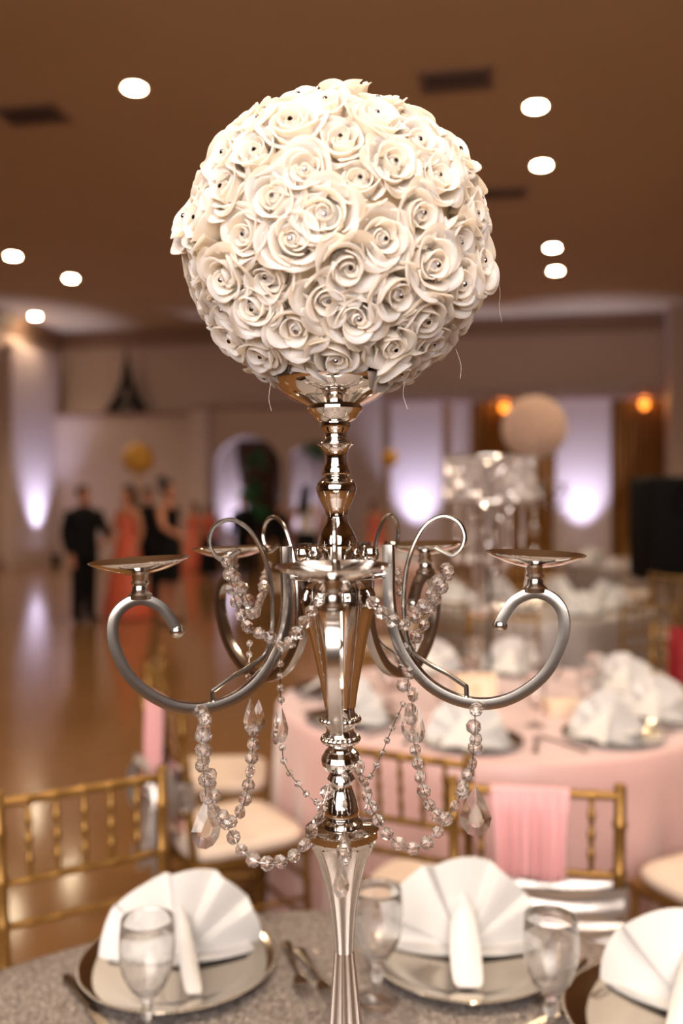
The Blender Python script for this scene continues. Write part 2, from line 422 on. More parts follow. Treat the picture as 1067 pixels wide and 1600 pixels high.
# recessed ceiling lights
m_can = mat('downlight_lens', (1, 1, 1, 1), .4, emit=(1, .80, .52, 1), estr=150, noise=(6, (1, .95, .9, 1), .4))
can = None
def downlight(px, py, lab, P_=None, power=210):
    global can
    if P_ is None:
        D = (HC - EYE) * F / (HOR - py); P_ = Vector(((px - CX) * D / F, D, HC))
    if can is None:
        t = thing('ceiling_downlight', lab, 'downlight', P_, 0, 'recessed ceiling downlights')
        ob('trim_ring', MB().lathe([(.098, -.002), (.125, -.012), (.128, 0), (.098, 0), (.098, -.002)], 24, caps=False), m_pier, t)
        ob('lens', MB().lathe([(0, -.004), (.098, -.004), (.097, -.012), (0, -.016)], 24), m_can, t)
        can = t
    else:
        t = clone(can, lab, loc=P_)
    l = lamp('downlight_beam', 'SPOT', P_ + Vector((0, 0, -.06)), power, (1, .80, .58), spot_size=math.radians(125), spot_blend=.7, shadow_soft_size=.14)
DL = 'round warm recessed downlight glowing in the brown ceiling'
for px, py in ((210, 137), (837, 166), (846, 258), (20, 400), (111, 435), (55, 494), (863, 387), (868, 423)): downlight(px, py, DL, power=110 if px == 55 else 380)
for x, y, pw in ((-4.5, 4, 350), (2.6, 3.4, 420), (-8.5, 8, 200), (-.6, 2.6, 420), (.6, -1.2, 350), (4.6, 6.2, 300)): downlight(0, 0, DL, Vector((x, y, HC)), power=pw)  # unseen downlights added out of view for more light from overhead
# air vents
def vent(px, py, wd, lab):
    D = (HC - EYE) * F / (HOR - py); p = Vector(((px - CX) * D / F, D, HC))
    t = thing('ceiling_vent', lab, 'vent', p, YAW, 'ceiling air vents')
    dp = wd * .62
    mb = MB()
    for sx in (-1, 1): mb.box((sx * wd / 2, 0, -.012), (.05, dp, .024)); mb.box((0, sx * dp / 2, -.012), (wd + .05, .05, .024))
    ob('frame', mb, m_trim, t)
    ob('backing', MB().box((0, 0, -.003), (wd, dp, .006)), 'iron', t)
    for k in range(7):
        ob('slat', MB().box((0, 0, 0), (wd - .05, .05, .006)), m_trim, t, (0, (k - 3) * dp / 7.5, -.014), (math.radians(35), 0, 0), smooth=False)
vent(712, 124, .72, 'dark slatted air vent in the ceiling above the large white flower ball')
vent(50, 178, .72, 'dark slatted air vent in the ceiling beside the lone downlight')
vent(782, 301, .7, 'dark slatted air vent in the ceiling between two pairs of downlights')

# ------------------------------------------------------------------ tables
TC = Vector((0.006, .85, 0)); TR = .845; TH = .76
PC = Vector((.57, 3.45, 0)); PR = .81
FC = Vector((1.42, 6.6, 0)); FR = .85
def cloth(name, label, c, R, m, folds, seed, z=TH, group=None, drop=TH - .01, flare=.05, fold=.04):
    rnd = random.Random(seed); n = 240; ph = [rnd.uniform(0, 6.28) for _ in range(4)]
    rows = []
    for r in (.0, .25, .5, .75, .93): rows.append([(R * r * math.cos(2 * PI * i / n), R * r * math.sin(2 * PI * i / n), z) for i in range(n)])
    prof = [(.985, 0), (1.0, .004), (1.008, .014)]
    for rr, dz in prof: rows.append([(R * rr * math.cos(2 * PI * i / n), R * rr * math.sin(2 * PI * i / n), z - dz) for i in range(n)])
    for k in range(1, 11):
        t = k / 10; row = []
        for i in range(n):
            a = 2 * PI * i / n
            f = math.sin(folds * a + ph[0] + .8 * math.sin(3 * a + ph[1])) * .6 + .4 * math.sin((folds * .5 + .0) * 2 * a * .5 + ph[2] + 1.3 * math.sin(2 * a))
            rr = R * 1.008 + t ** .8 * (flare + min(fold, .9 * flare + .02) * f * min(1, t * 2.2))
            row.append((rr * math.cos(a), rr * math.sin(a), z - .014 - (drop - .014) * t))
        rows.append(row)
    o = ob(name, MB().grid(rows, closed_u=True), m, loc=c, ang=60)
    return tag(o, label, 'tablecloth', group)
cloth('tablecloth', 'silver grey sequined tablecloth under the tall candelabra', TC, TR, 'sequin', 16, 1, drop=.245, flare=.03)
cloth('tablecloth', 'pink satin tablecloth falling in folds around a round table', PC, PR, 'pink', 26, 2, flare=.030, fold=.046)
cloth('tablecloth', 'grey cloth on the round table behind the pink one', FC, FR, 'sequin', 18, 3)
cloth('tablecloth', 'grey cloth on the far round table by the loudspeaker', Vector((3.7, 11.2, 0)), FR, 'sequin', 18, 4)
cloth('tablecloth', 'pink cloth on the far round table by the seated guests', Vector((.3, 11.5, 0)), FR, 'pink', 18, 5)

t = thing('round_table', 'round folding table carrying the silver sequined cloth', 'table', TC)
ob('tabletop', MB().lathe([(0, TH - .03), (TR - .02, TH - .03), (TR - .015, TH - .025), (TR - .015, TH - .006), (TR - .02, TH - .003), (0, TH - .003)], 64), 'trunk', t)
for k in range(4):
    a = PI / 4 + k * PI / 2; ob('leg', MB().tube([(.36 * math.cos(a), .36 * math.sin(a), TH - .03), (.44 * math.cos(a), .44 * math.sin(a), .0)], .016, 10), 'iron', t)
# loose bright sequins catching the light on the near cloth
def sequins():
    rnd = random.Random(11); mb = MB()
    for k in range(4200):
        r = TR * math.sqrt(rnd.random()) * .99; a = rnd.uniform(0, 2 * PI)
        if math.sin(a) * r < .1: continue
        c = Vector((r * math.cos(a), r * math.sin(a), TH + .0012)); s_ = rnd.uniform(.0010, .0021)
        rot = Euler((rnd.gauss(0, .13), rnd.gauss(0, .13), rnd.uniform(0, 6))).to_matrix()
        pts = [c + rot @ Vector((s_ * math.cos(PI * q / 3), s_ * math.sin(PI * q / 3), .0)) for q in range(6)]
        top = [p + Vector((0, 0, .0003)) for p in pts]
        mb.add(pts + top, [(5, 4, 3, 2, 1, 0), (6, 7, 8, 9, 10, 11)] + [(q, (q + 1) % 6, 6 + (q + 1) % 6, 6 + q) for q in range(6)])
    o = ob('sequin', mb, mat('sequin_foil', srgb(236, 214, 188), .12, 1, noise=(200, srgb(225, 200, 175), .6)), loc=TC, smooth=False)
    o['kind'] = 'stuff'; tag(o, 'tiny sparkling sequins scattered over the silver cloth', 'sequins')
sequins()

# ------------------------------------------------------------------ candelabra
SCL = .85 / F
CB = Vector((.0085, .85, TH + .001))
def zc(py): return EYE - (py - HOR) * SCL - CB.z
LEAN = -.0172
cand = thing('candelabra', 'tall silver five-armed candelabra carrying the large white flower ball', 'candelabra', CB)
cand.rotation_euler = (0, LEAN, 0)
def prof(pts): return [(hw * SCL, zc(py)) for py, hw in pts][::-1]
def flute(n, amp):
    return lambda a, z, r: 1 - amp * abs(math.sin(n * a / 2 + .4)) ** .7
# base trumpet (foot widening to the table) and cone
foot = [(.0, 0), (.085, 0), (.092, .006), (.09, .016), (.078, .024), (.060, .05), (.044, .10), (.033, .16), (.0235, .23)]
foot += [(.0165, .27)] + prof([(1552, 19.5), (1519, 16.5), (1485, 15.5)])
ob('foot', MB().lathe(foot, 96, flute=lambda a, z, r: 1 if z < .03 else flute(12, .17)(a, z, r)), 'soft_chrome', cand, ang=70)
ob('lower_vase', MB().lathe(prof([(1313, 54), (1320, 50), (1335, 43), (1350, 37), (1384, 27), (1417, 21), (1451, 17), (1470, 15.5), (1486, 15)]), 96, flute=flute(12, .10)), 'chrome', cand, ang=70)
ob('drip_pan', MB().lathe(prof([(1284, 24), (1288, 30), (1290, 54), (1293, 58), (1303, 58), (1306, 54), (1313, 52), (1314, 10)]), 48), 'chrome', cand)
ob('lower_bell', MB().lathe(prof([(1208, 18), (1216, 22), (1222, 18), (1228, 17), (1238, 20), (1250, 24), (1264, 27), (1272, 27), (1278, 25), (1282, 32), (1287, 33)]), 40), 'chrome', cand)
def facet_ball(py, hw, n=18, m=10):
    return MB().sphere((0, 0, zc(py)), hw * SCL, n, m, (1, 1, .78))
ob('faceted_ball', facet_ball(1187, 31), 'chrome', cand, smooth=False)
ob('beaded_collar', MB().lathe(prof([(1104, 23), (1112, 23), (1117, 26), (1124, 28), (1131, 26), (1137, 22), (1143, 22), (1148, 26), (1154, 27), (1160, 25), (1165, 20), (1172, 20)]), 40), 'chrome', cand)
for ri, (py, hw) in enumerate(((1124, 26.5), (1154, 25))):
    bd_me = MB().sphere((0, 0, 0), .0042, 8, 6).mesh('collar_bead')
    for k in range(20):
        a = 2 * PI * k / 20
        ob('collar_bead', bd_me, 'chrome', cand, (hw * SCL * math.cos(a), hw * SCL * math.sin(a), zc(py)))
ob('upper_vase', MB().lathe(prof([(892, 30), (905, 40), (916, 52), (926, 58), (938, 59), (950, 57), (965, 53), (1000, 44), (1049, 34), (1080, 28), (1106, 24)]), 96, flute=flute(12, .13)), 'chrome', cand, ang=70)
ob('hub', MB().lathe(prof([(872, 18), (875, 30), (876, 47), (878, 49), (890, 49), (893, 47), (894, 76), (896, 78), (900, 78), (902, 75), (904, 30)]), 48), 'chrome', cand)
for a in (math.radians(200), math.radians(-25), math.radians(60), math.radians(130)):
    r = 56 * SCL
    ob('hub_knob', MB().lathe([(.004, 0), (.004, .010), (.0075, .013), (.0085, .018), (.0075, .023), (.003, .025)], 14, (r * math.cos(a), r * math.sin(a), zc(894))), 'chrome', cand)
ob('upper_stem', MB().lathe(prof([(632, 40), (640, 44), (645, 40), (650, 35), (655, 33), (660, 24), (665, 24), (670, 22), (676, 18), (682, 17), (687, 21), (692, 28), (695, 29), (698, 24), (703, 20), (712, 17), (722, 17), (730, 19), (737, 22.5), (741, 22), (744, 18), (748, 23), (754, 29), (761, 32), (768, 31), (780, 27), (793, 20), (806, 16), (817, 18), (832, 26), (842, 30.5), (850, 31), (857, 30), (861, 27), (866, 22), (876, 20)]), 48), 'chrome', cand, ang=60)
ob('bowl', MB().lathe(prof([(591, 97), (592.5, 98.5), (595, 98), (603, 92), (613, 82), (624, 66), (634, 44), (640, 36)]) + [(hw * SCL, zc(py)) for py, hw in ((628, 30), (622, 60), (612, 76), (602, 88), (594, 94), (591, 96.8))], 64, caps=False), 'chrome', cand)

# arm shape in its own radial plane, traced at real size
TH_L = math.radians(198)
def radial(px, py, th=TH_L):
    u = (px - CX) / F
    rho = (u * .85 - CB.x + .004) / (math.cos(th) - u * math.sin(th))
    Y = .85 + rho * math.sin(th)
    return rho, EYE - (py - HOR) * Y / F - CB.z
ARM = [(461, 852), (461, 890), (461, 935), (456, 975), (440, 1022), (405, 1068), (360, 1095), (310, 1103), (262, 1090), (217, 1055), (192, 1005), (190, 965), (207, 940), (235, 931), (264, 943), (280, 964), (289, 980)]
WIRE = [(343, 1095), (343, 1076), (372, 1056), (400, 1040), (424, 1022), (434, 1000), (438, 970), (438, 930), (432, 885), (418, 847), (400, 821), (375, 809), (352, 818), (342, 838), (345, 856), (355, 868), (365, 870), (388, 858)]
def arm(th, k, tilt, n_extra=0):
    d = Vector((math.cos(th), math.sin(th), 0)); side = Vector((-math.sin(th), math.cos(th), 0))
    def pt(px, py):
        r, z = radial(px, py); r0 = .047; r = r0 + (r - r0) * k if r > r0 else r
        return d * r + Vector((0, 0, z))
    path = smooth_path([pt(*p) for p in ARM], 7)
    a = ob('arm', MB().tube(path, .0052, 12, sq=True, up=side), 'satin', cand, ang=60)
    ob('arm_end_ball', MB().sphere(pt(289, 981), .0068, 14, 10), 'satin', a)
    wp = [pt(*p) for p in WIRE]
    wp = [wp[0], wp[0].lerp(wp[1], .9)] + smooth_path(wp[1:], 6)
    ob('wire_scroll', MB().tube(wp, .0022, 8, up=side), 'satin', a)
    # candle dish on its neck
    c = pt(233, 927); 
    neck = MB().lathe([(.010, -.002), (.0105, .002), (.0075, .005), (.0065, .010), (.0085, .0125), (.0065, .015), (.0075, .020), (.011, .0215)], 20, c)
    ob('dish_neck', neck, 'satin', a)
    R_ = .0437
    dp = [(0, .0), (.012, .0), (.026, .0035), (.037, .0078), (R_, .0112), (R_ + .0006, .012), (R_, .0126), (.036, .0094), (.025, .0052), (.012, .0022), (0, .002)]
    di = ob('candle_dish', MB().lathe(dp, 48), 'chrome', a, c + Vector((0, 0, .0205)), ang=50)
    di.rotation_euler = Euler((0, tilt, 0)).to_matrix().to_euler()
    di.rotation_euler = (Matrix.Rotation(th, 3, 'Z') @ Matrix.Rotation(tilt, 3, 'Y') @ Matrix.Rotation(-th, 3, 'Z')).to_euler()
    return a
ARMS = {'L': (198, 1.0, .045), 'R': (-18, 1.0, .05), 'F': (-91, .86, .02), 'BL': (130, 1.0, .03), 'BR': (58, 1.0, -.02)}
for k, (a, s_, t) in ARMS.items(): arm(math.radians(a), s_, t)

# ------------------------------------------------------------------ flower ball
def petal_rows(phi0, dphi, r0, r1, h, curl, rnd, nu=9, nv=7, spiral=.0012, ruf=.0012):
    rows = []; w1, w2, w3 = rnd.uniform(-1, 1), rnd.uniform(0, 6), rnd.uniform(2.0, 3.4)
    for j in range(nv):
        v = j / (nv - 1); row = []
        for i in range(nu):
            u = -1 + 2 * i / (nu - 1)
            edge = 1 - .26 * abs(u) ** 2.6 + .035 * math.sin(3 * u + w2)
            vv = v * edge
            c = max(0, (vv - .6) / .4)
            r = r0 + (r1 - r0) * math.sin(v * PI / 2) ** 1.1 + curl * c ** 2 + u * spiral + ruf * math.sin(w3 * u + w2) * v ** 2
            z = h * vv - curl * .7 * max(0, (vv - .74) / .26) ** 2 + ruf * .8 * math.sin(w3 * 1.3 * u + w1) * v ** 3
            a = phi0 + u * dphi / 2 * (.45 + .55 * v ** .6)
            row.append((r * math.cos(a), r * math.sin(a), z))
        rows.append(row)
    return rows
def petal_shell(mb, rows, th=.0012):
    def off(i, j):
        p = Vector(rows[j][i]); d = Vector((p.x, p.y, -.004)); return d.normalized() * th
    return mb.shell(rows, off)
ROSE, OUT, FULL = [], [], []
for v in range(5):
    rnd = random.Random(40 + v); mb = MB()
    mb.lathe([(0, -.004), (.010, -.002), (.011, .006), (.006, .013), (.003, .016), (0, .017)], 12)
    def tilted(rows, t):
        R3 = Euler((rnd.gauss(0, t), rnd.gauss(0, t), 0)).to_matrix(); return [[tuple(R3 @ Vector(p)) for p in r] for r in rows]
    for k in range(2): petal_shell(mb, petal_rows(k * PI + v, 3.7, .0035, .0040, .0205, .0004, rnd, spiral=.0014, ruf=.0005))
    for k in range(3): petal_shell(mb, tilted(petal_rows(k * 2.094 + v * .7 + .5, 2.7, .0068, .0088, .0228 + rnd.uniform(-.001, .001), .0016, rnd, nu=11, spiral=.0016, ruf=.0008), .06))
    for k in range(3): petal_shell(mb, tilted(petal_rows(k * 2.094 + v * .4 + rnd.uniform(-.3, .3), 2.5, .0092, .0146, .0226 + rnd.uniform(-.0015, .001), .0030, rnd, nu=13, spiral=.0016, ruf=.0016), .08))
    ROSE.append(mb.mesh('rose', ang=70))
    ps = []
    for k in range(5):
        rows = petal_rows(0, 1.95, .0108, .0205, .0205 + rnd.uniform(-.002, .001), .0046, rnd, nu=12, spiral=.0018, ruf=.0022)
        if k == 0: OUT.append(petal_shell(MB(), rows, .0013).mesh('petal', ang=70))
        ps.append(rows)
    for k in range(5):
        rr = ps[k]; a = k * 2 * PI / 5 + rnd.uniform(-.15, .15); R3 = Matrix.Rotation(a, 3, 'Z')
        petal_shell(mb, [[tuple(R3 @ Vector(p)) for p in r] for r in rr], .0013)
    FULL.append(mb.mesh('rose', ang=70))
gem = MB().lathe([(0, -.0012), (.0021, 0), (.0013, .0010), (0, .0010)], 8).mesh('rhinestone', smooth=False)
m_gem = mat('rhinestone', srgb(150, 140, 140), .08, 1, noise=(900, srgb(60, 55, 60), 1))
BC = P(525, 390, .85); RC = .1265
SQ = Vector((.965, .965, .925))                     # the ball is a little squashed
ball = thing('flower_ball', 'large ball of white foam roses with rhinestone centres on the candelabra bowl', 'flower ball', BC)
ob('core', MB().sphere((0, 0, 0), RC - .003, 40, 24, SQ), mat('foam_core', srgb(248, 238, 222), .85, noise=(20, srgb(244, 232, 214), .6)), ball)
N = 142
rnd = random.Random(5); view = (Vector((0, 0, EYE)) - BC).normalized()
dirs = []
for k in range(N):
    z = 1 - 2 * (k + .5) / N; a = k * PI * (3 - math.sqrt(5)) + .6; r = math.sqrt(1 - z * z)
    d = Vector((r * math.cos(a), r * math.sin(a), z)); d += Vector((rnd.gauss(0, .02), rnd.gauss(0, .02), rnd.gauss(0, .02))); dirs.append(d.normalized())
dirs = [d for d in dirs if d.z > -.93]
order = sorted(range(len(dirs)), key=lambda i: -dirs[i].dot(view))
for rank, i in enumerate(order):
    d = dirs[i]; vi = rnd.randrange(5); near = rank < 60
    q = d.to_track_quat('Z', 'Y') @ Euler((rnd.gauss(0, .13), rnd.gauss(0, .13), rnd.uniform(0, 6.28))).to_quaternion()
    s_ = rnd.uniform(1.0, 1.2)
    o = ob('rose', ROSE[vi] if near else FULL[vi], 'petal', ball, Vector((d.x * SQ.x, d.y * SQ.y, d.z * SQ.z)) * (RC - .001 + rnd.uniform(-.003, .003)), scale=s_)
    o.rotation_mode = 'QUATERNION'; o.rotation_quaternion = q
    if near:
        for k in range(5):
            ob('petal', OUT[rnd.randrange(5)], 'petal', o, (0, 0, rnd.uniform(-.001, .001)), (rnd.gauss(0, .05), rnd.gauss(0, .05), k * 2 * PI / 5 + rnd.uniform(-.22, .22)))
        ob('rhinestone', gem, m_gem, o, (rnd.uniform(-.002, .002), rnd.uniform(-.002, .002), .0205))

m_thread = mat('glue_thread', srgb(240, 230, 220), .3, noise=(50, srgb(230, 220, 210), .5))
for pts in (((776, 425, .84), (781, 455, .84), (780, 480, .84), (784, 503, .84)), ((423, 598, .80), (420, 622, .80), (424, 642, .80)), ((632, 596, .80), (630, 618, .80), (637, 640, .80)), ((712, 545, .82), (720, 570, .82), (719, 592, .82))):
    ob('glue_thread', MB().tube(smooth_path([P(*p) - BC for p in pts], 5), .0001, 5), m_thread, ball)
# ------------------------------------------------------------------ crystal garlands
BEAD = MB().lathe([(0, -.0034), (.0030, -.0028), (.0058, -.0006), (.0058, .0006), (.0030, .0028), (0, .0034)], 8).mesh('bead', smooth=False)
SMALL = MB().lathe([(0, -.0036), (.0022, -.0026), (.0036, 0), (.0022, .0026), (0, .0036)], 7).mesh('bead', smooth=False)
def teardrop(L_, W_):                               # flat faceted pear crystal, top at origin
    n = 12; rim = []; 
    for i in range(n):
        a = 2 * PI * i / n; x = math.sin(a); zz = math.cos(a)
        z = -L_ * .62 + zz * (L_ * .62 if zz > 0 else L_ * .38); x *= W_ / 2 * ((1 - max(0, zz)) ** .55 if zz > 0 else 1)
        rim.append(Vector((x, 0, z)))
    mb = MB(); c = Vector((0, 0, -L_ * .62)); vs_ = rim[:]
    inn = [c + (p - c) * .45 for p in rim]
    for s_ in (-1, 1):
        vs_ += [p + Vector((0, s_ * W_ * .17, 0)) for p in inn]
    fs = []
    for i in range(n):
        j = (i + 1) % n
        fs += [(i, j, n + j, n + i), (j, i, 2 * n + i, 2 * n + j)]
    fs += [tuple(n + i for i in range(n)), tuple(2 * n + i for i in range(n))[::-1]]
    return mb.add(vs_, fs)
TEAR = teardrop(.046, .028).mesh('teardrop_pendant', smooth=False)
DROP = teardrop(.031, .014).mesh('drop_pendant', smooth=False)
LONG = teardrop(.034, .013).mesh('drop_pendant', smooth=False)
def garland(label, pts, step=.0136, kind='b', pend=(), jit=0.0, rs=None):
    """pts: (px, py, depth) way points of one strand; real positions in the room"""
    rnd = random.Random(len(pts) * 31 + int(pts[0][0]))
    path = smooth_path([P(*p) for p in pts], 10); base = path[0]
    t = thing('crystal_garland', label, 'garland', base, 0, 'crystal bead strands on the candelabra')
    ob('wire', MB().tube([p - base for p in path], .0005, 5), 'satin', t)
    bs = resample(path, step)
    for k, p in enumerate(bs):
        nx = bs[min(k + 1, len(bs) - 1)] - bs[max(k - 1, 0)]
        tv = nx.normalized() if nx.length > 1e-6 else Vector((0, 0, 1))
        yv = (Vector((rnd.gauss(0, .45), -1, rnd.gauss(0, .45)))); yv = (yv - tv * yv.dot(tv)).normalized()
        q = yv.to_track_quat('Z', 'Y')
        o = ob('bead', BEAD if kind == 'b' else SMALL, 'crystal', t, p - base + Vector((rnd.uniform(-jit, jit), rnd.uniform(-jit, jit), rnd.uniform(-jit, jit))))
        o.rotation_mode = 'QUATERNION'; o.rotation_quaternion = q @ Euler((0, 0, rnd.uniform(0, 3))).to_quaternion()
        if kind == 'b': o.scale = (rnd.uniform(1.0, 1.25),) * 3
    for (px, py, D, me, rz) in pend:
        o = ob(me.name.split('.')[0], me, 'crystal', t, P(px, py, D) - base); o.rotation_euler = (0, 0, rz)
    return t
dl, dr, dc, db, df = .80, .795, .83, .97, .70
SD = (' beside the edge-on teardrop', ' beside the flat-on teardrop')
LA = 'clear crystal bead swag to the candelabra stem'
LB = 'crystal bead strand draped from wire scroll to hub, arm'
LD = 'strand of small crystal beads with long drops hanging behind the candelabra arms'
garland(LA + SD[0], [(352, 1288, dl), (364, 1307, .80), (378, 1329, .80), (399, 1345, .80), (423, 1349, .795), (447, 1343, .79), (469, 1329, .79), (483, 1306, .79), (495, 1286, .80), (505, 1257, .815), (514, 1228, .82)])
garland(LA + SD[1], [(722, 1238, dr), (703, 1271, .79), (691, 1287, .79), (679, 1307, .79), (660, 1321, .79), (641, 1326, .79), (623, 1318, .79), (607, 1305, .79), (595, 1288, .79), (581, 1264, .80), (574, 1243, .81), (562, 1200, .83)])
LC = 'thick cluster of crystal beads ending in a large teardrop '
garland(LC + 'turned edge-on', [(316, 1116, dl), (318, 1150, dl), (322, 1190, dl), (328, 1230, dl), (338, 1268, dl), (352, 1288, dl)], .0108, jit=.0028, pend=[(322, 1246, .795, TEAR, .5)])
garland(LC + 'seen flat-on', [(742, 1114, dr), (742, 1145, dr), (739, 1180, dr), (735, 1205, dr), (727, 1225, dr), (722, 1238, dr)], .0112, jit=.0024, pend=[(743, 1226, .79, TEAR, -.1)])
garland('short second row of crystal beads beside the thick cluster under the arm', [(320, 1125, .79), (314, 1165, .79), (318, 1205, .79), (322, 1244, .79)], .0135, jit=.001)
garland(LB + SD[0].replace('beside', 'above'), [(354, 876, .815), (362, 914, .815), (368, 939, .815), (376, 960, .815), (386, 979, .81), (400, 989, .81), (416, 988, .81), (428, 1003, .805), (446, 1010, .80), (465, 988, .79), (478, 968, .785), (492, 948, .78), (510, 926, .78)], .0128)
garland(LB + SD[1].replace('beside', 'above'), [(698, 890, .815), (683, 910, .815), (672, 931, .815), (657, 953, .81), (641, 971, .805), (625, 977, .80), (608, 966, .795), (590, 951, .79), (574, 930, .785)], .0132)
LE = 'short inner loop of crystal beads below a wire scroll, arm'
garland(LE + SD[0].replace('beside', 'above'), [(356, 880, .83), (368, 910, .83), (381, 926, .83), (390, 945, .83), (398, 962, .83), (404, 946, .86), (411, 922, .89), (416, 900, .92), (420, 878, .95)], .0132)
garland(LE + SD[1].replace('beside', 'above'), [(699, 898, .83), (690, 918, .83), (677, 943, .83), (668, 963, .83), (660, 982, .83), (648, 997, .83), (638, 1014, .83), (630, 1030, .83)], .0128)
garland('few crystal beads dangling between the hub and a rear arm of the candelabra', [(620, 892, .90), (627, 925, .88), (633, 950, .86), (640, 970, .83)], .0135)
garland(LD.replace('behind', 'just behind'), [(390, 1005, .84), (389, 1030, .84), (388, 1060, .84), (390, 1088, .84)], .0105, 's', pend=[(391, 1090, .84, LONG, .2), (404, 1092, .85, DROP, -.3)])
garland('strand of clear crystal beads dropping from a long pendant to the left outer swag'.replace('left ', ''), [(395, 1142, .84), (396, 1160, .84), (393, 1185, .84), (390, 1212, .83), (386, 1238, .825), (378, 1263, .815), (366, 1280, .805), (353, 1289, .80)], .0128)
garland('strand of small crystal beads with long drops nearest the fluted upper vase', [(440, 1018, .83), (438, 1045, .83), (438, 1075, .83), (440, 1102, .83)], .0112, 's', pend=[(440, 1104, .83, LONG, .3), (432, 1112, .84, DROP, .9)])
garland('thin strand of small crystal beads curving from a pendant to the faceted ball', [(441, 1168, .83), (443, 1188, .83), (451, 1206, .83), (464, 1223, .83), (480, 1242, .83), (496, 1254, .825), (507, 1252, .82)], .0125, 's')
garland('bead strand with small round crystals running from a rear arm down to the faceted ball', [(630, 1100, .88), (618, 1126, .87), (606, 1154, .86), (597, 1176, .85), (585, 1202, .84), (570, 1226, .825)], .0135, 's')
garland('crystal strand with paired pendants joining the outer swag under the arm', [(645, 1150, .83), (649, 1173, .83), (653, 1196, .83), (658, 1222, .82), (665, 1244, .815), (674, 1263, .81), (686, 1276, .80), (700, 1276, .795)], .013, pend=[(637, 1098, .83, LONG, .2), (654, 1104, .825, LONG, -.4)])
garland('cluster of crystal beads tumbling beside the fluted upper vase', [(632, 1026, .83), (640, 1050, .83), (636, 1075, .83), (644, 1102, .83), (645, 1130, .83)], .0098, jit=.004)
garland('crystal beads and long drop hanging from the foremost arm over the lower cone', [(537, 1120, .735), (537, 1180, .735), (537, 1240, .735), (538, 1292, .735)], .024, 's', pend=[(538, 1290, .735, LONG, 0.0), (533, 1346, .735, DROP, .2)])

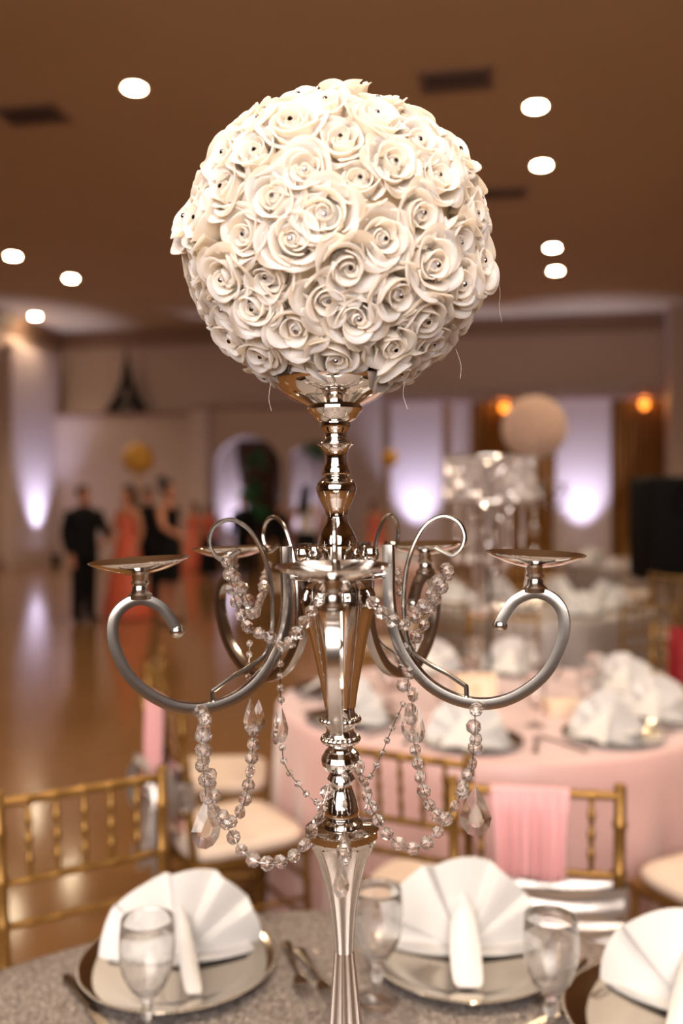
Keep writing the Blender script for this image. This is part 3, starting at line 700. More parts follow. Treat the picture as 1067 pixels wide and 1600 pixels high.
# ------------------------------------------------------------------ place settings
def charger(R_=.16):
    t = thing('charger_plate', '', 'charger plate')
    p = [(0, 0), (.10 * R_ / .16, 0), (.118 * R_ / .16, .004), (R_, .0125), (R_ + .002, .0135), (R_, .0155), (.150 * R_ / .16, .0145), (.122 * R_ / .16, .0068), (.112 * R_ / .16, .0035), (0, .003)]
    ob('plate', MB().lathe(p, 64), 'charger', t, ang=50)
    bm_ = MB().sphere((0, 0, 0), .0024, 6, 4); rim = MB()
    for k in range(150):
        a = 2 * PI * k / 150; c = Vector((R_ * math.cos(a), R_ * math.sin(a), .0145)); rim.add([v + c for v in bm_.v], bm_.f)
    b_ = ob('beaded_rim', rim, 'charger', t, ang=None); b_['kind'] = 'stuff'
    return t
def napkin_mesh(R_=.135, seed=0, tail=0.0, tw=.03, pl=5):
    rnd = random.Random(seed); mb = MB(); nt_ = 80; nr = 10; rows = []
    cuts = [0]
    for k in range(pl): cuts.append(cuts[-1] + rnd.uniform(.6, 1.4))
    cuts = [c / cuts[-1] for c in cuts]; hs = [rnd.uniform(.55, 1.0) for _ in range(pl + 1)]
    def wave(s_):                                   # uneven soft pleats
        for k in range(pl):
            if s_ <= cuts[k + 1] + 1e-9:
                f = (s_ - cuts[k]) / (cuts[k + 1] - cuts[k]); return (f ** 1.5 * 2 - 1) * hs[k] if f < .88 else ((.88 ** 1.5 * 2 - 1) * hs[k]) * (1 - (f - .88) / .12) + (-hs[min(k + 1, pl)]) * ((f - .88) / .12)
        return -hs[-1]
    for j in range(nr):
        rho = .012 + (1 - .012) * j / (nr - 1); row = []
        for i in range(nt_ + 1):
            s_ = i / nt_; a = math.radians(-99 + 198 * s_); tri = wave(s_)
            rr = R_ * rho * (1 - .012 * tri) * (1 + .035 * math.sin(2 * a + seed * 1.7) + .02 * math.sin(5 * a + seed))
            d = .021 * tri * rho ** .9
            X = rr * math.sin(a); Z = max(.0035, rr * math.cos(a) + .006)
            row.append((X, d + .13 * Z + .030 * (X / R_) ** 2, Z))
        rows.append(row)
    mb.shell(rows, lambda i, j: Vector((0, .0032, 0)))
    # rear fan leaf standing a little behind
    rows2 = [[(x * .97, y + .009 + .014 * max(0, 1 - z / .1), z * .965) for (x, y, z) in r] for r in rows]
    mb.shell(rows2, lambda i, j: Vector((0, .003, 0)))
    # folded tail running down the front
    rows = []; n = 14
    for j in range(n + 1):
        t = j / n; zt = .085 * (1 - t) ** 1.5 + .0045; yt = -.006 - .105 * t ** 1.15 + .012 * (1 - t); xt = tail * t
        wd = .006 + tw * (.25 + .75 * math.sin(PI * min(1, t * .62 + .1))) * (1 if t < .93 else .75)
        row = []
        for i in range(9):
            u = -1 + i / 4
            row.append((xt + u * wd * .5, yt - .002 + .012 * (u * u) * (1 - t), zt + .011 * (1 - abs(u) ** 1.6) * (.35 + .65 * t) * (1 - t ** 5)))
        rows.append(row)
    mb.shell(rows, lambda i, j: Vector((0, .0012, -.0025)))
    # flat folded layers lying under the fan, corners out to the sides
    for q, (hx, y0, y1, z0) in enumerate(((.128, -.016, .075, .0005), (.119, -.022, .07, .0040), (.108, -.018, .066, .0075))):
        rows = []
        for j in range(7):
            t = j / 6; half = hx * (1 - .55 * t ** 2) * (1 + .02 * math.sin(j + seed))
            rows.append([(u * half * R_ / .135 + .006 * q * math.sin(seed + q), y0 + (y1 - y0) * t + .03 * u * u * (1 - t), z0 + .002 * abs(u) ** 3 + .0012 * math.sin(4 * u + seed + q)) for u in [i / 6 - 1 for i in range(13)]])
        mb.shell(rows, lambda i, j: Vector((0, 0, .0022)))
    # rear prop
    rows = []
    for j in range(7):
        t = j / 6; wd = .012 + .05 * t
        rows.append([(u * wd, .02 + .085 * t + .01 * abs(u), .085 * (1 - t) + .004 + .006 * (1 - abs(u))) for u in (-1, -.5, 0, .5, 1)])
    mb.shell(rows, lambda i, j: Vector((0, -.002, -.002)))
    return mb.mesh('fan_napkin', ang=28)
def goblet():
    t = thing('water_goblet', '', 'glass')
    out = [(.0, 0), (.033, 0), (.034, .0015), (.032, .003), (.018, .006), (.008, .011), (.006, .018), (.0058, .028), (.0085, .034), (.0098, .039), (.0085, .044), (.0065, .049), (.008, .056), (.017, .066), (.027, .078), (.0345, .094), (.0385, .112), (.0400, .130), (.0392, .150), (.0374, .170), (.0370, .1722)]
    inn = [(.0364, .1716), (.0383, .150), (.0391, .130), (.0376, .112), (.0334, .095), (.0255, .080), (.014, .069), (0, .066)]
    fl = lambda a, z, r: 1 - (.055 * abs(math.sin(6 * a)) if .055 < z < .10 and r > .015 else 0)
    ob('bowl_and_stem', MB().lathe(out + inn, 48, flute=fl, caps=False), 'glass', t, ang=60)
    return t
def fork():
    t = thing('fork', '', 'fork'); rows = []
    pr = [(0, .0075, .002), (.01, .009, .002), (.05, .005, .003), (.095, .0032, .004), (.115, .0035, .006), (.125, .010, .005), (.135, .0118, .002), (.142, .0122, .002)]
    mb = MB(); rows = [[(u * wd, y, z + .001 + .0012 * (1 - u * u)) for u in (-1, -.5, 0, .5, 1)] for y, wd, z in pr]
    mb.shell(rows, lambda i, j: Vector((0, 0, -.0018)))
    ob('handle', mb, 'steel', t)
    for k in range(4):
        x = -.0098 + k * .0065
        ob('tine', MB().tube([(x, .140, .003), (x, .160, .0025), (x * .95, .186, .007)], [.0017, .0016, .0009], 6), 'steel', t)
    return t
def knife():
    t = thing('table_knife', '', 'knife')
    rows = [[(u * wd, y, .0035 + .0028 * (1 - u * u)) for u in (-1, -.5, 0, .5, 1)] for y, wd in ((0, .006), (.008, .0095), (.03, .0082), (.07, .0062), (.10, .0060), (.108, .005))]
    ob('handle', MB().shell(rows, lambda i, j: Vector((0, 0, -.0034))), 'steel', t)
    rows = [[(-.005 + (wd + .005) * u, y, .0034) for u in (0, .5, 1)] for y, wd in ((.106, .005), (.115, .0085), (.16, .0105), (.2, .009), (.222, .003), (.228, -.004))]
    ob('blade', MB().shell(rows, lambda i, j: Vector((0, 0, -.0012))), 'steel', t)
    return t
ch0, gl0, fk0, kn0 = charger(), goblet(), fork(), knife()
NAP = [napkin_mesh(seed=k, tail=tl, tw=tw_) for k, (tl, tw_) in enumerate(((.03, .022), (.0, .042), (.0, .034)))]
used = set()
def use(o, label, loc, rz, group):
    if o.name not in used and not o['label']:
        used.add(o.name); o['label'] = label; o['group'] = group; o.location = loc; o.rotation_euler = (0, 0, rz); return o
    return clone(o, label, loc=loc, rz=rz, group=group)
def put_napkin(k, label, loc, rz, group, s_=1.0):
    o = ob('fan_napkin', NAP[k], 'napkin', loc=loc, rot=(0, 0, rz), scale=s_); return tag(o, label, 'napkin', group)
def facing(p, c):                                   # rz turning local -Y toward... the table centre
    d = (c - p); return math.atan2(d.x, -d.y)
SET = [(Vector((-.270, 1.478, TH + .002)), .12, 0), (Vector((.205, 1.505, TH + .002)), -.05, 1), (Vector((.490, 1.315, TH + .002)), -.55, 2)]
SL = ['beside the plain gold chair', 'before the silver-banded chair', 'beside the gold-lit knife']
for (p, dz, k), wh in zip(SET, SL):
    use(ch0, 'round silver charger plate with beaded rim on sequined cloth ' + wh, p, 0, 'charger plates')
    put_napkin(k, 'white fan-folded napkin standing on the silver charger ' + wh, p + Vector((0, .012, .0036)) if k < 2 else p + Vector((.03, .02, .0036)), dz, 'fan napkins', 1.0 if k != 1 else 1.04)
for (x, y), lab in (((-.277, 1.278), 'clear water goblet in front of the napkin beside the plain gold chair'), ((.055, 1.378), 'clear water goblet standing right beside the candelabra stem'), ((.300, 1.285), 'clear water goblet between the wide fan napkin and the table edge')):
    use(gl0, lab, Vector((x, y, TH + .002)), random.uniform(0, 1), 'water goblets')
def lay(o, a, b_, label, group, L_):
    a, b_ = G(*a, TH + .003), G(*b_, TH + .003); d = b_ - a; return use(o, label, a, math.atan2(-d.x, d.y), group)
lay(kn0, (104, 1527), (165, 1606), 'dark steel table knife on the cloth beside the charger near the plain gold chair', 'table knives', .2)
lay(fk0, (446, 1474), (467, 1530), 'steel fork next to the charger, the one nearer the plate', 'forks', .19)
lay(fk0, (466, 1484), (496, 1530), 'steel fork next to the candelabra foot', 'forks', .19)
lay(kn0, (948, 1549), (860, 1594), 'steel table knife glinting gold beside the charger at the table edge', 'table knives', .2)
lay(fk0, (912, 1500), (885, 1530), 'steel fork behind the goblet by the table edge', 'forks', .19)

# pink table settings
angs = [math.atan2(y - 3.45, x - .57) for x, y in ((.415, 2.85), (.89, 2.89), (1.155, 3.19), (1.175, 3.64), (.76, 4.0), (.40, 4.02), (-.085, 3.62), (.003, 3.1))]
wh = ['on the pink cloth nearest the silver-banded chair', 'on the pink cloth, overlapping the table edge above the pink sash', 'on the pink cloth opposite the open corner chair', 'on the pink cloth in front of the chair with the red sash', 'on the pink cloth behind the cream card', 'on the pink cloth behind the crystal chandelier', 'on the pink cloth beside the second empty ivory chair', 'on the pink cloth behind the fluted candelabra vase']
for k, a in enumerate(angs):
    p = PC + Vector((math.cos(a) * .625, math.sin(a) * .625, TH + .002)); inw = Vector((-math.cos(a), -math.sin(a), 0)); tn = Vector((-math.sin(a), math.cos(a), 0))
    use(ch0, 'silver charger plate ' + wh[k], p, a, 'charger plates')
    rz = a - PI / 2 + PI + (random.Random(k + 3).uniform(-.5, .5))
    rz += {0: PI, 1: PI * .62, 2: PI * .3, 3: .2}.get(k, 0)
    put_napkin(k % 3, 'white fan-folded napkin ' + wh[k], p + Vector((0, 0, .0036)), rz, 'fan napkins', 1.02)
    use(kn0, 'steel table knife ' + wh[k], p + tn * -.2 - inw * .09, math.atan2(-inw.x, inw.y), 'table knives')
    use(fk0, 'steel fork ' + wh[k], p + tn * .2 - inw * .08, math.atan2(-inw.x, inw.y), 'forks')
    use(gl0, 'clear goblet ' + wh[k], p + inw * .235 + tn * -.12, 0, 'water goblets')
# menu card and favour box
c = G(742, 1104, TH + .001)
t = thing('menu_card', 'cream tent card with a gold frame standing on the pink table', 'card', c, .05)
for s_ in (-1, 1):
    R3 = Matrix.Rotation(s_ * math.radians(14), 3, 'X')
    ob('panel', MB().box((0, s_ * -.026 * -1, .062), (.155, .0016, .128), rot=R3), 'card', t, smooth=False)
mb = MB(); R3 = Matrix.Rotation(math.radians(-14), 3, 'X')
for x, z, w_, h_ in ((0, .115, .12, .004), (-.06, .06, .004, .11), (.06, .06, .004, .11), (0, .05, .006, .06), (0, .078, .036, .006)):
    mb.box(Vector((0, -.0282, .062)) + R3 @ Vector((x, 0, z - .062)), (w_, .0008, h_), rot=R3)
ob('gold_print', mb, 'goldfoil', t, smooth=False)
c = G(878, 1117, TH + .001)
t = thing('favour_box', 'small cream favour box with lid on the pink table', 'box', c, .1)
ob('body', MB().bevel_box((0, 0, .02), (.115, .07, .04), .002), 'card', t); ob('lid', MB().bevel_box((0, 0, .044), (.12, .075, .014), .002), 'card', t)

# ------------------------------------------------------------------ chiavari chairs
def bamboo(p0, p1, r, knobs, kr=1.28, n=10, taper=1.0, kw=.007):
    p0, p1 = Vector(p0), Vector(p1); L_ = (p1 - p0).length; pr = [(r * .98, 0)]
    for k in knobs:
        z = L_ * k
        pr += [(r, z - kw * 1.6), (r * kr, z - kw * .5), (r * kr, z + kw * .5), (r, z + kw * 1.6)]
    pr.append((r * taper, L_))
    mb = MB().lathe(pr, n); q = (p1 - p0).to_track_quat('Z', 'Y')
    return mb.xf(Matrix.Translation(p0) @ q.to_matrix().to_4x4())
ZT = .915
def chair_proto():
    t = thing('chiavari_chair', '', 'chair')
    def bp(s_, z):                                  # back post position at height z
        k = (z - .45) / (ZT - .45)
        return Vector((s_ * (.163 + .012 * max(k, -.6)), -.19 - (.045 * k if k > 0 else -.02 * k * -1), z))
    for s_ in (-1, 1):
        mb = bamboo(bp(s_, 0) + Vector((0, -.04, 0)), bp(s_, .45), .0125, (.25, .5, .75))
        u = bamboo(bp(s_, .44), bp(s_, ZT + .012), .0125, (.26, .46, .64, .84)); mb.add(u.v, u.f)
        tp = bp(s_, ZT + .012); mb.sphere(tp, .0128, 10, 6, (1, 1, .6))
        ob('back_post', mb, 'gold', t)
        ob('front_leg', bamboo((s_ * .19, .19, 0), (s_ * .185, .175, .44), .0125, (.25, .5, .75)), 'gold', t)
    ob('top_rail', bamboo(bp(-1, ZT - .008), bp(1, ZT - .008), .0098, [.16, .33, .5, .67, .84], 1.18), 'gold', t)
    for z in (.745, .66, .575):
        ob('cross_rail', bamboo(bp(-1, z), bp(1, z), .0082, [.16, .33, .5, .67, .84], 1.2), 'gold', t)
    for k in range(5):
        f = (k + 1) / 6
        ob('spindle', bamboo(bp(-1, .745).lerp(bp(1, .745), f), bp(-1, ZT - .01).lerp(bp(1, ZT - .01), f), .0058, (.25, .5, .75), 1.55), 'gold', t)
    mb = MB().bevel_box((0, -.005, .435), (.40, .40, .03), .006)
    ob('seat_frame', mb, 'gold', t)
    # cushion
    rows = []; n = 44
    for (k, z) in ((.0, .451), (.96, .451), (1.0, .459), (1.0, .475), (.96, .487), (.8, .493), (.4, .496), (0, .497)):
        row = []
        for i in range(n):
            a = 2 * PI * i / n; ca, sa = math.cos(a), math.sin(a); q = (abs(ca) ** 5 + abs(sa) ** 5) ** (-1 / 5)
            row.append((.198 * k * q * ca, .198 * k * q * sa - .003, z))
        rows.append(row)
    ob('cushion', MB().grid(rows, closed_u=True), 'cushion', t, ang=60)
    for s_ in (-1, 1):
        for z in (.15, .28): ob('stretcher', bamboo((s_ * .178, -.205, z), (s_ * .188, .185, z), .0078, (.2, .5, .8), 1.2), 'gold', t)
    for z in (.2, .33): ob('stretcher', bamboo((-.188, .186, z), (.188, .186, z), .0078, (.2, .5, .8), 1.2), 'gold', t)
    ob('stretcher', bamboo((-.16, -.205, .22), (.16, -.205, .22), .0078, (.2, .5, .8), 1.2), 'gold', t)
    return t
chair0 = chair_proto()
chairs = {}
def chair(key, bx, by, fx, fy, label, group):       # bx,by: centre of the top rail; f: facing direction
    f = Vector((fx, fy, 0)).normalized(); p = Vector((bx, by, 0)) + f * .235
    chairs[key] = use(chair0, label, p, math.atan2(-f.x, f.y), group); return chairs[key]
GA, GP, GF = 'gold chairs at the sequined table', 'gold chairs around the pink table', 'gold chairs at the far tables'
chair('A', -.555, 1.93, .51, -.86, 'plain gold bamboo-style chair without sash at the sequined table', GA)
chair('D', .414, 1.915, -.16, -.99, 'gold bamboo-style chair wearing a pink sash and wide silver satin band', GA)
chair('B', -.56, 2.78, .86, .51, 'gold chair with ivory cushion, pink sash and silver bow at the pink table', GP)
chair('C', -.72, 3.46, 1, .05, 'gold chair with ivory cushion behind the one with the silver bow', GP)
chair('E', .14, 2.18, .44, .9, 'gold chair with ivory cushion backed up to the candelabra stem, at the pink table', GP)
chair('F', 1.19, 2.27, -.46, .88, 'gold chair with ivory cushion at the pink table beyond the table edge napkin', GP)
chair('G1', .86, 4.76, -.2, -1, 'gold chair across the pink table behind the fan napkin and cream card', GP)
chair('G2', 1.64, 4.27, -.8, -.6, 'gold chair with a dark red sash at the pink table', GP)
chair('G3', .26, 4.76, .2, -1, 'gold chair across the pink table behind the crystal chandelier', GP)
for k, (c, n, a0_) in enumerate(((FC, 7, .5), (Vector((3.7, 11.2, 0)), 6, .2), (Vector((.3, 11.5, 0)), 6, .6))):
    for i in range(n):
        a = a0_ + 2 * PI * i / n; d = Vector((math.cos(a), math.sin(a), 0)); p = c + d * 1.4
        if k == 0 and abs(a - math.radians(270)) < .1: continue
        chair(f'far{k}{i}', p.x, p.y, -d.x, -d.y, ('gold chair at the grey table behind the pink one', 'gold chair at the far grey table by the loudspeaker', 'gold chair at the far pink table by the seated guests')[k], GF + ' ' + 'abc'[k] if False else GF)
for k, (c, n) in enumerate(((FC, 8), (Vector((3.7, 11.2, 0)), 6), (Vector((.3, 11.5, 0)), 6))):
    for i in range(n):
        a = .3 + 2 * PI * i / n; p = c + Vector((math.cos(a) * .62, math.sin(a) * .62, TH + .002))
        lab = ('on the grey table behind the pink one', 'on the far grey table by the loudspeaker', 'on the far pink table by the seated guests')[k]
        use(ch0, 'silver charger plate ' + lab, p, a, 'charger plates')
        put_napkin(i % 3, 'white fan napkin ' + lab, p + Vector((0, 0, .0036)), a + PI / 2 + i, 'fan napkins', 1.1)

# sashes
def sash(key, label, wd, zf, zb, m, xoff=0.0, group='chair sashes'):
    ch = chairs[key]; n = 40; rows = []
    yb_, zr = -.19 - .0445, ZT - .008
    path = []
    for j in range(10): t = j / 9; path.append((yb_ + .0125 + .006 * (1 - t) + (zr - (zf + (zr - zf) * t)) * .09, zf + (zr - zf) * t))
    for j in range(1, 8): a = PI * j / 8; path.append((yb_ + .0128 * math.cos(a), zr + .0128 * math.sin(a)))
    for j in range(10): t = 1 - j / 9; path.append((yb_ - .0135 - .012 * (1 - t), zb + (zr - zb) * t))
    for (y, z) in path:
        k = max(0, zr - z) / .2; row = []
        for i in range(n + 1):
            u = -1 + 2 * i / n
            row.append((xoff + u * wd / 2 * (1 - .14 * min(k, 1)), y + (.0045 * math.sin(i * 1.05) + .002 * math.sin(i * 2.3)) * (.25 + min(1, k * 3)) * (1 if y > yb_ else -1) + (.005 if k > .02 and y > yb_ else 0), z + .004 * math.sin(u * 5 + 1) * min(1, k)))
        rows.append(row)
    o = ob('chair_sash', MB().shell(rows, lambda i, j: Vector((0, .0008, .0004))), m, loc=ch.location, rot=ch.rotation_euler, ang=60)
    return tag(o, label, 'sash', group)
def band(key, label, z0, z1):
    ch = chairs[key]; rows = []; n = 64
    for j in range(25):
        t = j / 24; z = z0 + (z1 - z0) * t; row = []
        for i in range(n):
            a = 2 * PI * i / n; ca, sa = math.cos(a), math.sin(a)
            q = (abs(ca) ** 8 + abs(sa) ** 8) ** (-1 / 8)
            k = (z - .45) / (ZT - .45)
            x = ca * q * (.163 + .012 * k + .019); y = sa * q * (.019 + .004 * math.sin(t * 26 + 2.2 * math.sin(x * 9 + 1))) - .19 - .045 * k
            row.append((x, y, z + .012 * (x / .17) * math.sin(t * 9 + 1) + .008 * math.sin(x * 14)))
        rows.append(row)
    mb = MB().grid(rows, closed_u=True)
    o = ob('satin_band', mb, 'silver_satin', loc=ch.location, rot=ch.rotation_euler, ang=80)
    return tag(o, label, 'sash', 'silver satin bands')
sash('D', 'pleated pink chiffon sash over the chair wearing the silver band', .165, .735, .74, 'pinksash', .012)
band('D', 'wide pleated silver satin band wrapped around the chair back with the pink sash', .555, .725)
sash('B', 'pink sash hanging over the back of the chair with the silver bow', .15, .50, .45, 'pinksash', -.03)
sash('G2', 'dark red sash over a gold chair at the pink table', .16, .66, .68, 'red')
# silver bow on chair B, tied behind the back
ch = chairs['B']
BS = 1.3
bow = thing('satin_bow', 'large silver satin bow tied behind the chair with the pink sash', 'bow', ch.location, 0); bow.rotation_euler = ch.rotation_euler
def loop(s_, drop):
    rows = []
    for j in range(25):
        a = 2 * PI * j / 24; x = s_ * BS * (.065 - .065 * math.cos(a)); zz = .66 + BS * .06 * math.sin(a) * (.3 + abs(x) / .13) - drop * abs(x)
        rows.append([(x, -.265 + .04 * v + .012 * math.sin(6 * v + x * 60), zz + .012 * math.sin(v * 9 + x * 30)) for v in [q / 8 - .5 for q in range(9)]])
    return MB().shell(rows, lambda i, j: Vector((.0006, 0, .0008)))
ob('bow_loop', loop(-1, .25), 'silver_satin', bow); ob('bow_loop', loop(1, .1), 'silver_satin', bow)
for s_, L_ in ((-1, .27), (1, .24)):
    rows = []
    for j in range(12):
        t = j / 11; rows.append([(s_ * (.01 + .07 * t) + (q / 8 - .5) * (.04 + .10 * t), -.262 - .02 * t + .012 * math.sin(q * 1.6 + t * 3), .65 - L_ * t + .01 * math.sin(q)) for q in range(9)])
    ob('bow_tail', MB().shell(rows, lambda i, j: Vector((0, .001, 0))), 'silver_satin', bow)
ob('bow_knot', MB().sphere((0, -.27, .655), .026, 14, 10, (1, .8, 1.1), lambda d: 1 + .08 * math.sin(d.x * 14)), 'silver_satin', bow)
band('B', 'silver satin band around the chair back under the bow', .60, .70)

# ------------------------------------------------------------------ crystal chandelier centrepiece on the pink table
t = thing('crystal_chandelier', 'crystal drum centrepiece with hanging bead strands on the pink table', 'centrepiece', PC + Vector((0, 0, TH + .001)))
ob('base', MB().lathe([(0, 0), (.068, 0), (.07, .006), (.064, .012), (.02, .02), (.012, .03)], 32), 'satin', t)
ob('pole', MB().lathe([(.008, .015), (.008, .93)], 14), 'iron', t)
ORN = random.Random(77)
def oct_bead(mb, c, r):
    Q = Euler((ORN.uniform(0, 6), ORN.uniform(0, 6), ORN.uniform(0, 6))).to_matrix()
    mb.add([c + Q @ Vector(p) * r for p in ((1, 0, 0), (0, 1, 0), (-1, 0, 0), (0, -1, 0), (0, 0, 1.2), (0, 0, -1.2))], [(0, 1, 4), (1, 2, 4), (2, 3, 4), (3, 0, 4), (1, 0, 5), (2, 1, 5), (3, 2, 5), (0, 3, 5)])
RD = .172
for z in (.765, .935): ob('drum_ring', MB().tube([(RD * math.cos(2 * PI * k / 48), RD * math.sin(2 * PI * k / 48), z) for k in range(49)], .004, 8, caps=False), 'satin', t)
for k in range(4): ob('spoke', MB().tube([(0, 0, .93), (RD * math.cos(k * PI / 2), RD * math.sin(k * PI / 2), .935)], .003, 6), 'satin', t)
mb = MB()
for i in range(60):
    for j in range(15):
        a = 2 * PI * (i + .5 * (j % 2)) / 60; oct_bead(mb, Vector((RD * math.cos(a), RD * math.sin(a), .771 + j * .0113)), .0075)
o = ob('bead_curtain', mb, 'far_crystal', t, smooth=False); o['kind'] = 'stuff'
for ring, nn, L_ in ((.13, 10, .20), (.06, 6, .40)):
    for i in range(nn):
        a = 2 * PI * i / nn + ring; c = Vector((ring * math.cos(a), ring * math.sin(a), 0)); mb = MB()
        for q in range(int(L_ / .016)): oct_bead(mb, c + Vector((0, 0, .765 - q * .016)), .0078)
        s_ = ob('bead_strand', mb, 'far_crystal', t, smooth=False)
        ob('crystal_ball', MB().sphere(c + Vector((0, 0, .765 - L_ - .018)), .019, 10, 7), 'far_crystal', s_, smooth=False)

# second candelabra with its flower ball on the grey table behind
c2 = copy_tree(cand); c2.location = FC + Vector((-.0, 0, TH + .001)); c2.rotation_euler = (0, 0, .5); c2.scale = (1.24,) * 3
c2['label'] = 'distant silver candelabra carrying a cream flower ball on the grey table'
fb = thing('flower_ball', 'distant cream flower ball on a candelabra behind the crystal chandelier', 'flower ball', FC + Vector((0, 0, TH + 1.09 + .215)))
ob('core', MB().sphere((0, 0, 0), .205, 32, 20), 'far_petal', fb)
rnd = random.Random(9); FAR = FULL[0].copy(); FAR.materials.clear(); FAR.materials.append(M['far_petal'])
for k in range(150):
    z = 1 - 2 * (k + .5) / 150; a = k * PI * (3 - math.sqrt(5)); r = math.sqrt(1 - z * z); d = Vector((r * math.cos(a), r * math.sin(a), z))
    if d.z < -.93: continue
    o = ob('rose', FAR, None, fb, d * .205, scale=1.45); o.rotation_mode = 'QUATERNION'; o.rotation_quaternion = d.to_track_quat('Z', 'Y') @ Euler((0, 0, rnd.uniform(0, 6))).to_quaternion()
g2 = thing('crystal_garland', 'sparkling bead strand hung around the distant candelabra', 'garland', FC + Vector((0, 0, TH + .62)))
for s_ in (-1, 1):
    for q in range(12):
        tq = q / 11; ob('bead', BEAD, 'far_crystal', g2, (s_ * (.06 + .14 * tq), -.12, -.25 * math.sin(PI * tq) * .8 + .05), (1, q, s_), scale=2)

# ------------------------------------------------------------------ loudspeaker
c = Vector((3.16, 8.6, 0))
t = thing('loudspeaker', 'black loudspeaker on a tripod stand by the amber curtain', 'speaker', c, .12)
t.location = c
zb = EYE - (905 - HOR) * 8.6 / F; zt_ = EYE - (745 - HOR) * 8.6 / F
ob('cabinet', MB().bevel_box((0, 0, (zb + zt_) / 2), (.64, .5, zt_ - zb), .05, 3), 'black', t)
ob('grille', MB().bevel_box((0, -.252, (zb + zt_) / 2), (.54, .02, zt_ - zb - .1), .008), 'blackcloth', t)
ob('horn', MB().lathe([(.02, 0), (.06, .012), (.12, .03)], 24, caps=False).xf(Matrix.Translation((0, -.265, zt_ - .2)) @ Matrix.Rotation(PI / 2, 4, 'X')), 'black', t)
ob('pole', MB().tube([(0, 0, .35), (0, 0, zb + .02)], .018, 10), 'black', t)
for k in range(3):
    a = k * 2.094 + .4
    ob('leg', MB().tube([(0, 0, .55), (.45 * math.cos(a), .45 * math.sin(a), .012)], .012, 8), 'black', t)

# ------------------------------------------------------------------ people (distant, out of focus)
def skin_mesh(name, verts, edges, radii, levels=2):
    me = bpy.data.meshes.new(name); me.from_pydata([tuple(v) for v in verts], edges, [])
    o = bpy.data.objects.new(name, me); C.objects.link(o)
    md = o.modifiers.new('skin', 'SKIN'); md.use_smooth_shade = True
    for i, r in enumerate(radii):
        sv = me.skin_vertices[0].data[i]; sv.radius = r if isinstance(r, tuple) else (r, r); sv.use_root = (i == 0)
    sb = o.modifiers.new('sub', 'SUBSURF'); sb.levels = levels; sb.render_levels = levels
    dg = bpy.context.evaluated_depsgraph_get(); dg.update()
    out = bpy.data.meshes.new_from_object(o.evaluated_get(dg)); out.name = name
    bpy.data.objects.remove(o); bpy.data.meshes.remove(me)
    out.shade_smooth(); return out
def body_mesh(h, armL, armR, stance=.09, female=True):
    s_ = h / 1.7; V, E, R_ = [], [], []
    def add(p, r, par=None):
        V.append(Vector(p) * s_); R_.append(tuple(q * s_ for q in r) if isinstance(r, tuple) else r * s_)
        if par is not None: E.append((par, len(V) - 1))
        return len(V) - 1
    sh = .165 if female else .195
    pel = add((0, 0, .93), (.125, .10)); wa = add((0, -.005, 1.08), (.105, .085) if female else (.12, .10), pel)
    chs = add((0, 0, 1.27), (.125, .10) if female else (.145, .11), wa); nk0 = add((0, .01, 1.40), (.06, .055), chs)
    nk = add((0, 0, 1.46), .05, nk0); jaw = add((0, -.02, 1.52), (.058, .065), nk); hd = add((0, -.005, 1.60), (.072, .088), jaw); tp = add((0, .005, 1.665), (.055, .062), hd)
    ns = add((0, -.098, 1.575), .012, jaw); 
    for sx in (-1, 1): add((sx * .078, .0, 1.58), .013, hd)
    for sx, arm_ in ((-1, armL), (1, armR)):
        sho = add((sx * sh, .01, 1.36), .055, chs); el = add(arm_[0], .04, sho); wr = add(arm_[1], .027, el)
        d = (Vector(arm_[1]) - Vector(arm_[0])).normalized(); side = d.cross(Vector((0, 0, 1)))
        side = side.normalized() if side.length > .1 else Vector((0, 1, 0))
        pm = add(Vector(arm_[1]) + d * .06, (.032, .016), wr)
        for k in range(4):
            b_ = Vector(arm_[1]) + d * .10 + side * (k - 1.5) * .018; f1 = add(b_, .0095, pm); f2 = add(b_ + d * (.035, .045, .042, .03)[k] + Vector((0, 0, -.008)), .0085, f1); add(b_ + d * (.055, .07, .065, .048)[k] + Vector((0, 0, -.022)), .007, f2)
        th_ = Vector(arm_[1]) + d * .03 - side * .035; f1 = add(th_, .011, wr); add(th_ + d * .04 - side * .012, .009, f1)
        hp = add((sx * .085, 0, .86), (.085, .09), pel); kn = add((sx * stance, -.01, .49), .055, hp); cf = add((sx * stance, .02, .33), .052, kn); an = add((sx * stance, .015, .085), .036, cf)
        ft = add((sx * (stance + .01), -.06, .035), (.038, .03), an); add((sx * (stance + .015), -.13, .025), (.032, .02), ft)
    return skin_mesh('person', V, E, R_)
def loft(rings, n=28, pleat=0):
    rows = []
    for k, (x, y, z, rx, ry) in enumerate(rings):
        pa = pleat * k / len(rings)
        rows.append([(x + rx * math.cos(2 * PI * i / n) * (1 + pa * math.sin(7 * i * 2 * PI / n)), y + ry * math.sin(2 * PI * i / n) * (1 + pa * math.sin(7 * i * 2 * PI / n)), z) for i in range(n)])
    return MB().grid(rows, closed_u=True)
def tube_limb(pts, rad): return MB().tube(smooth_path(pts, 4), [r for i in range(len(rad) - 1) for r in [rad[i] + (rad[i + 1] - rad[i]) * k / 4 for k in range(4)]] + [rad[-1]], 14)
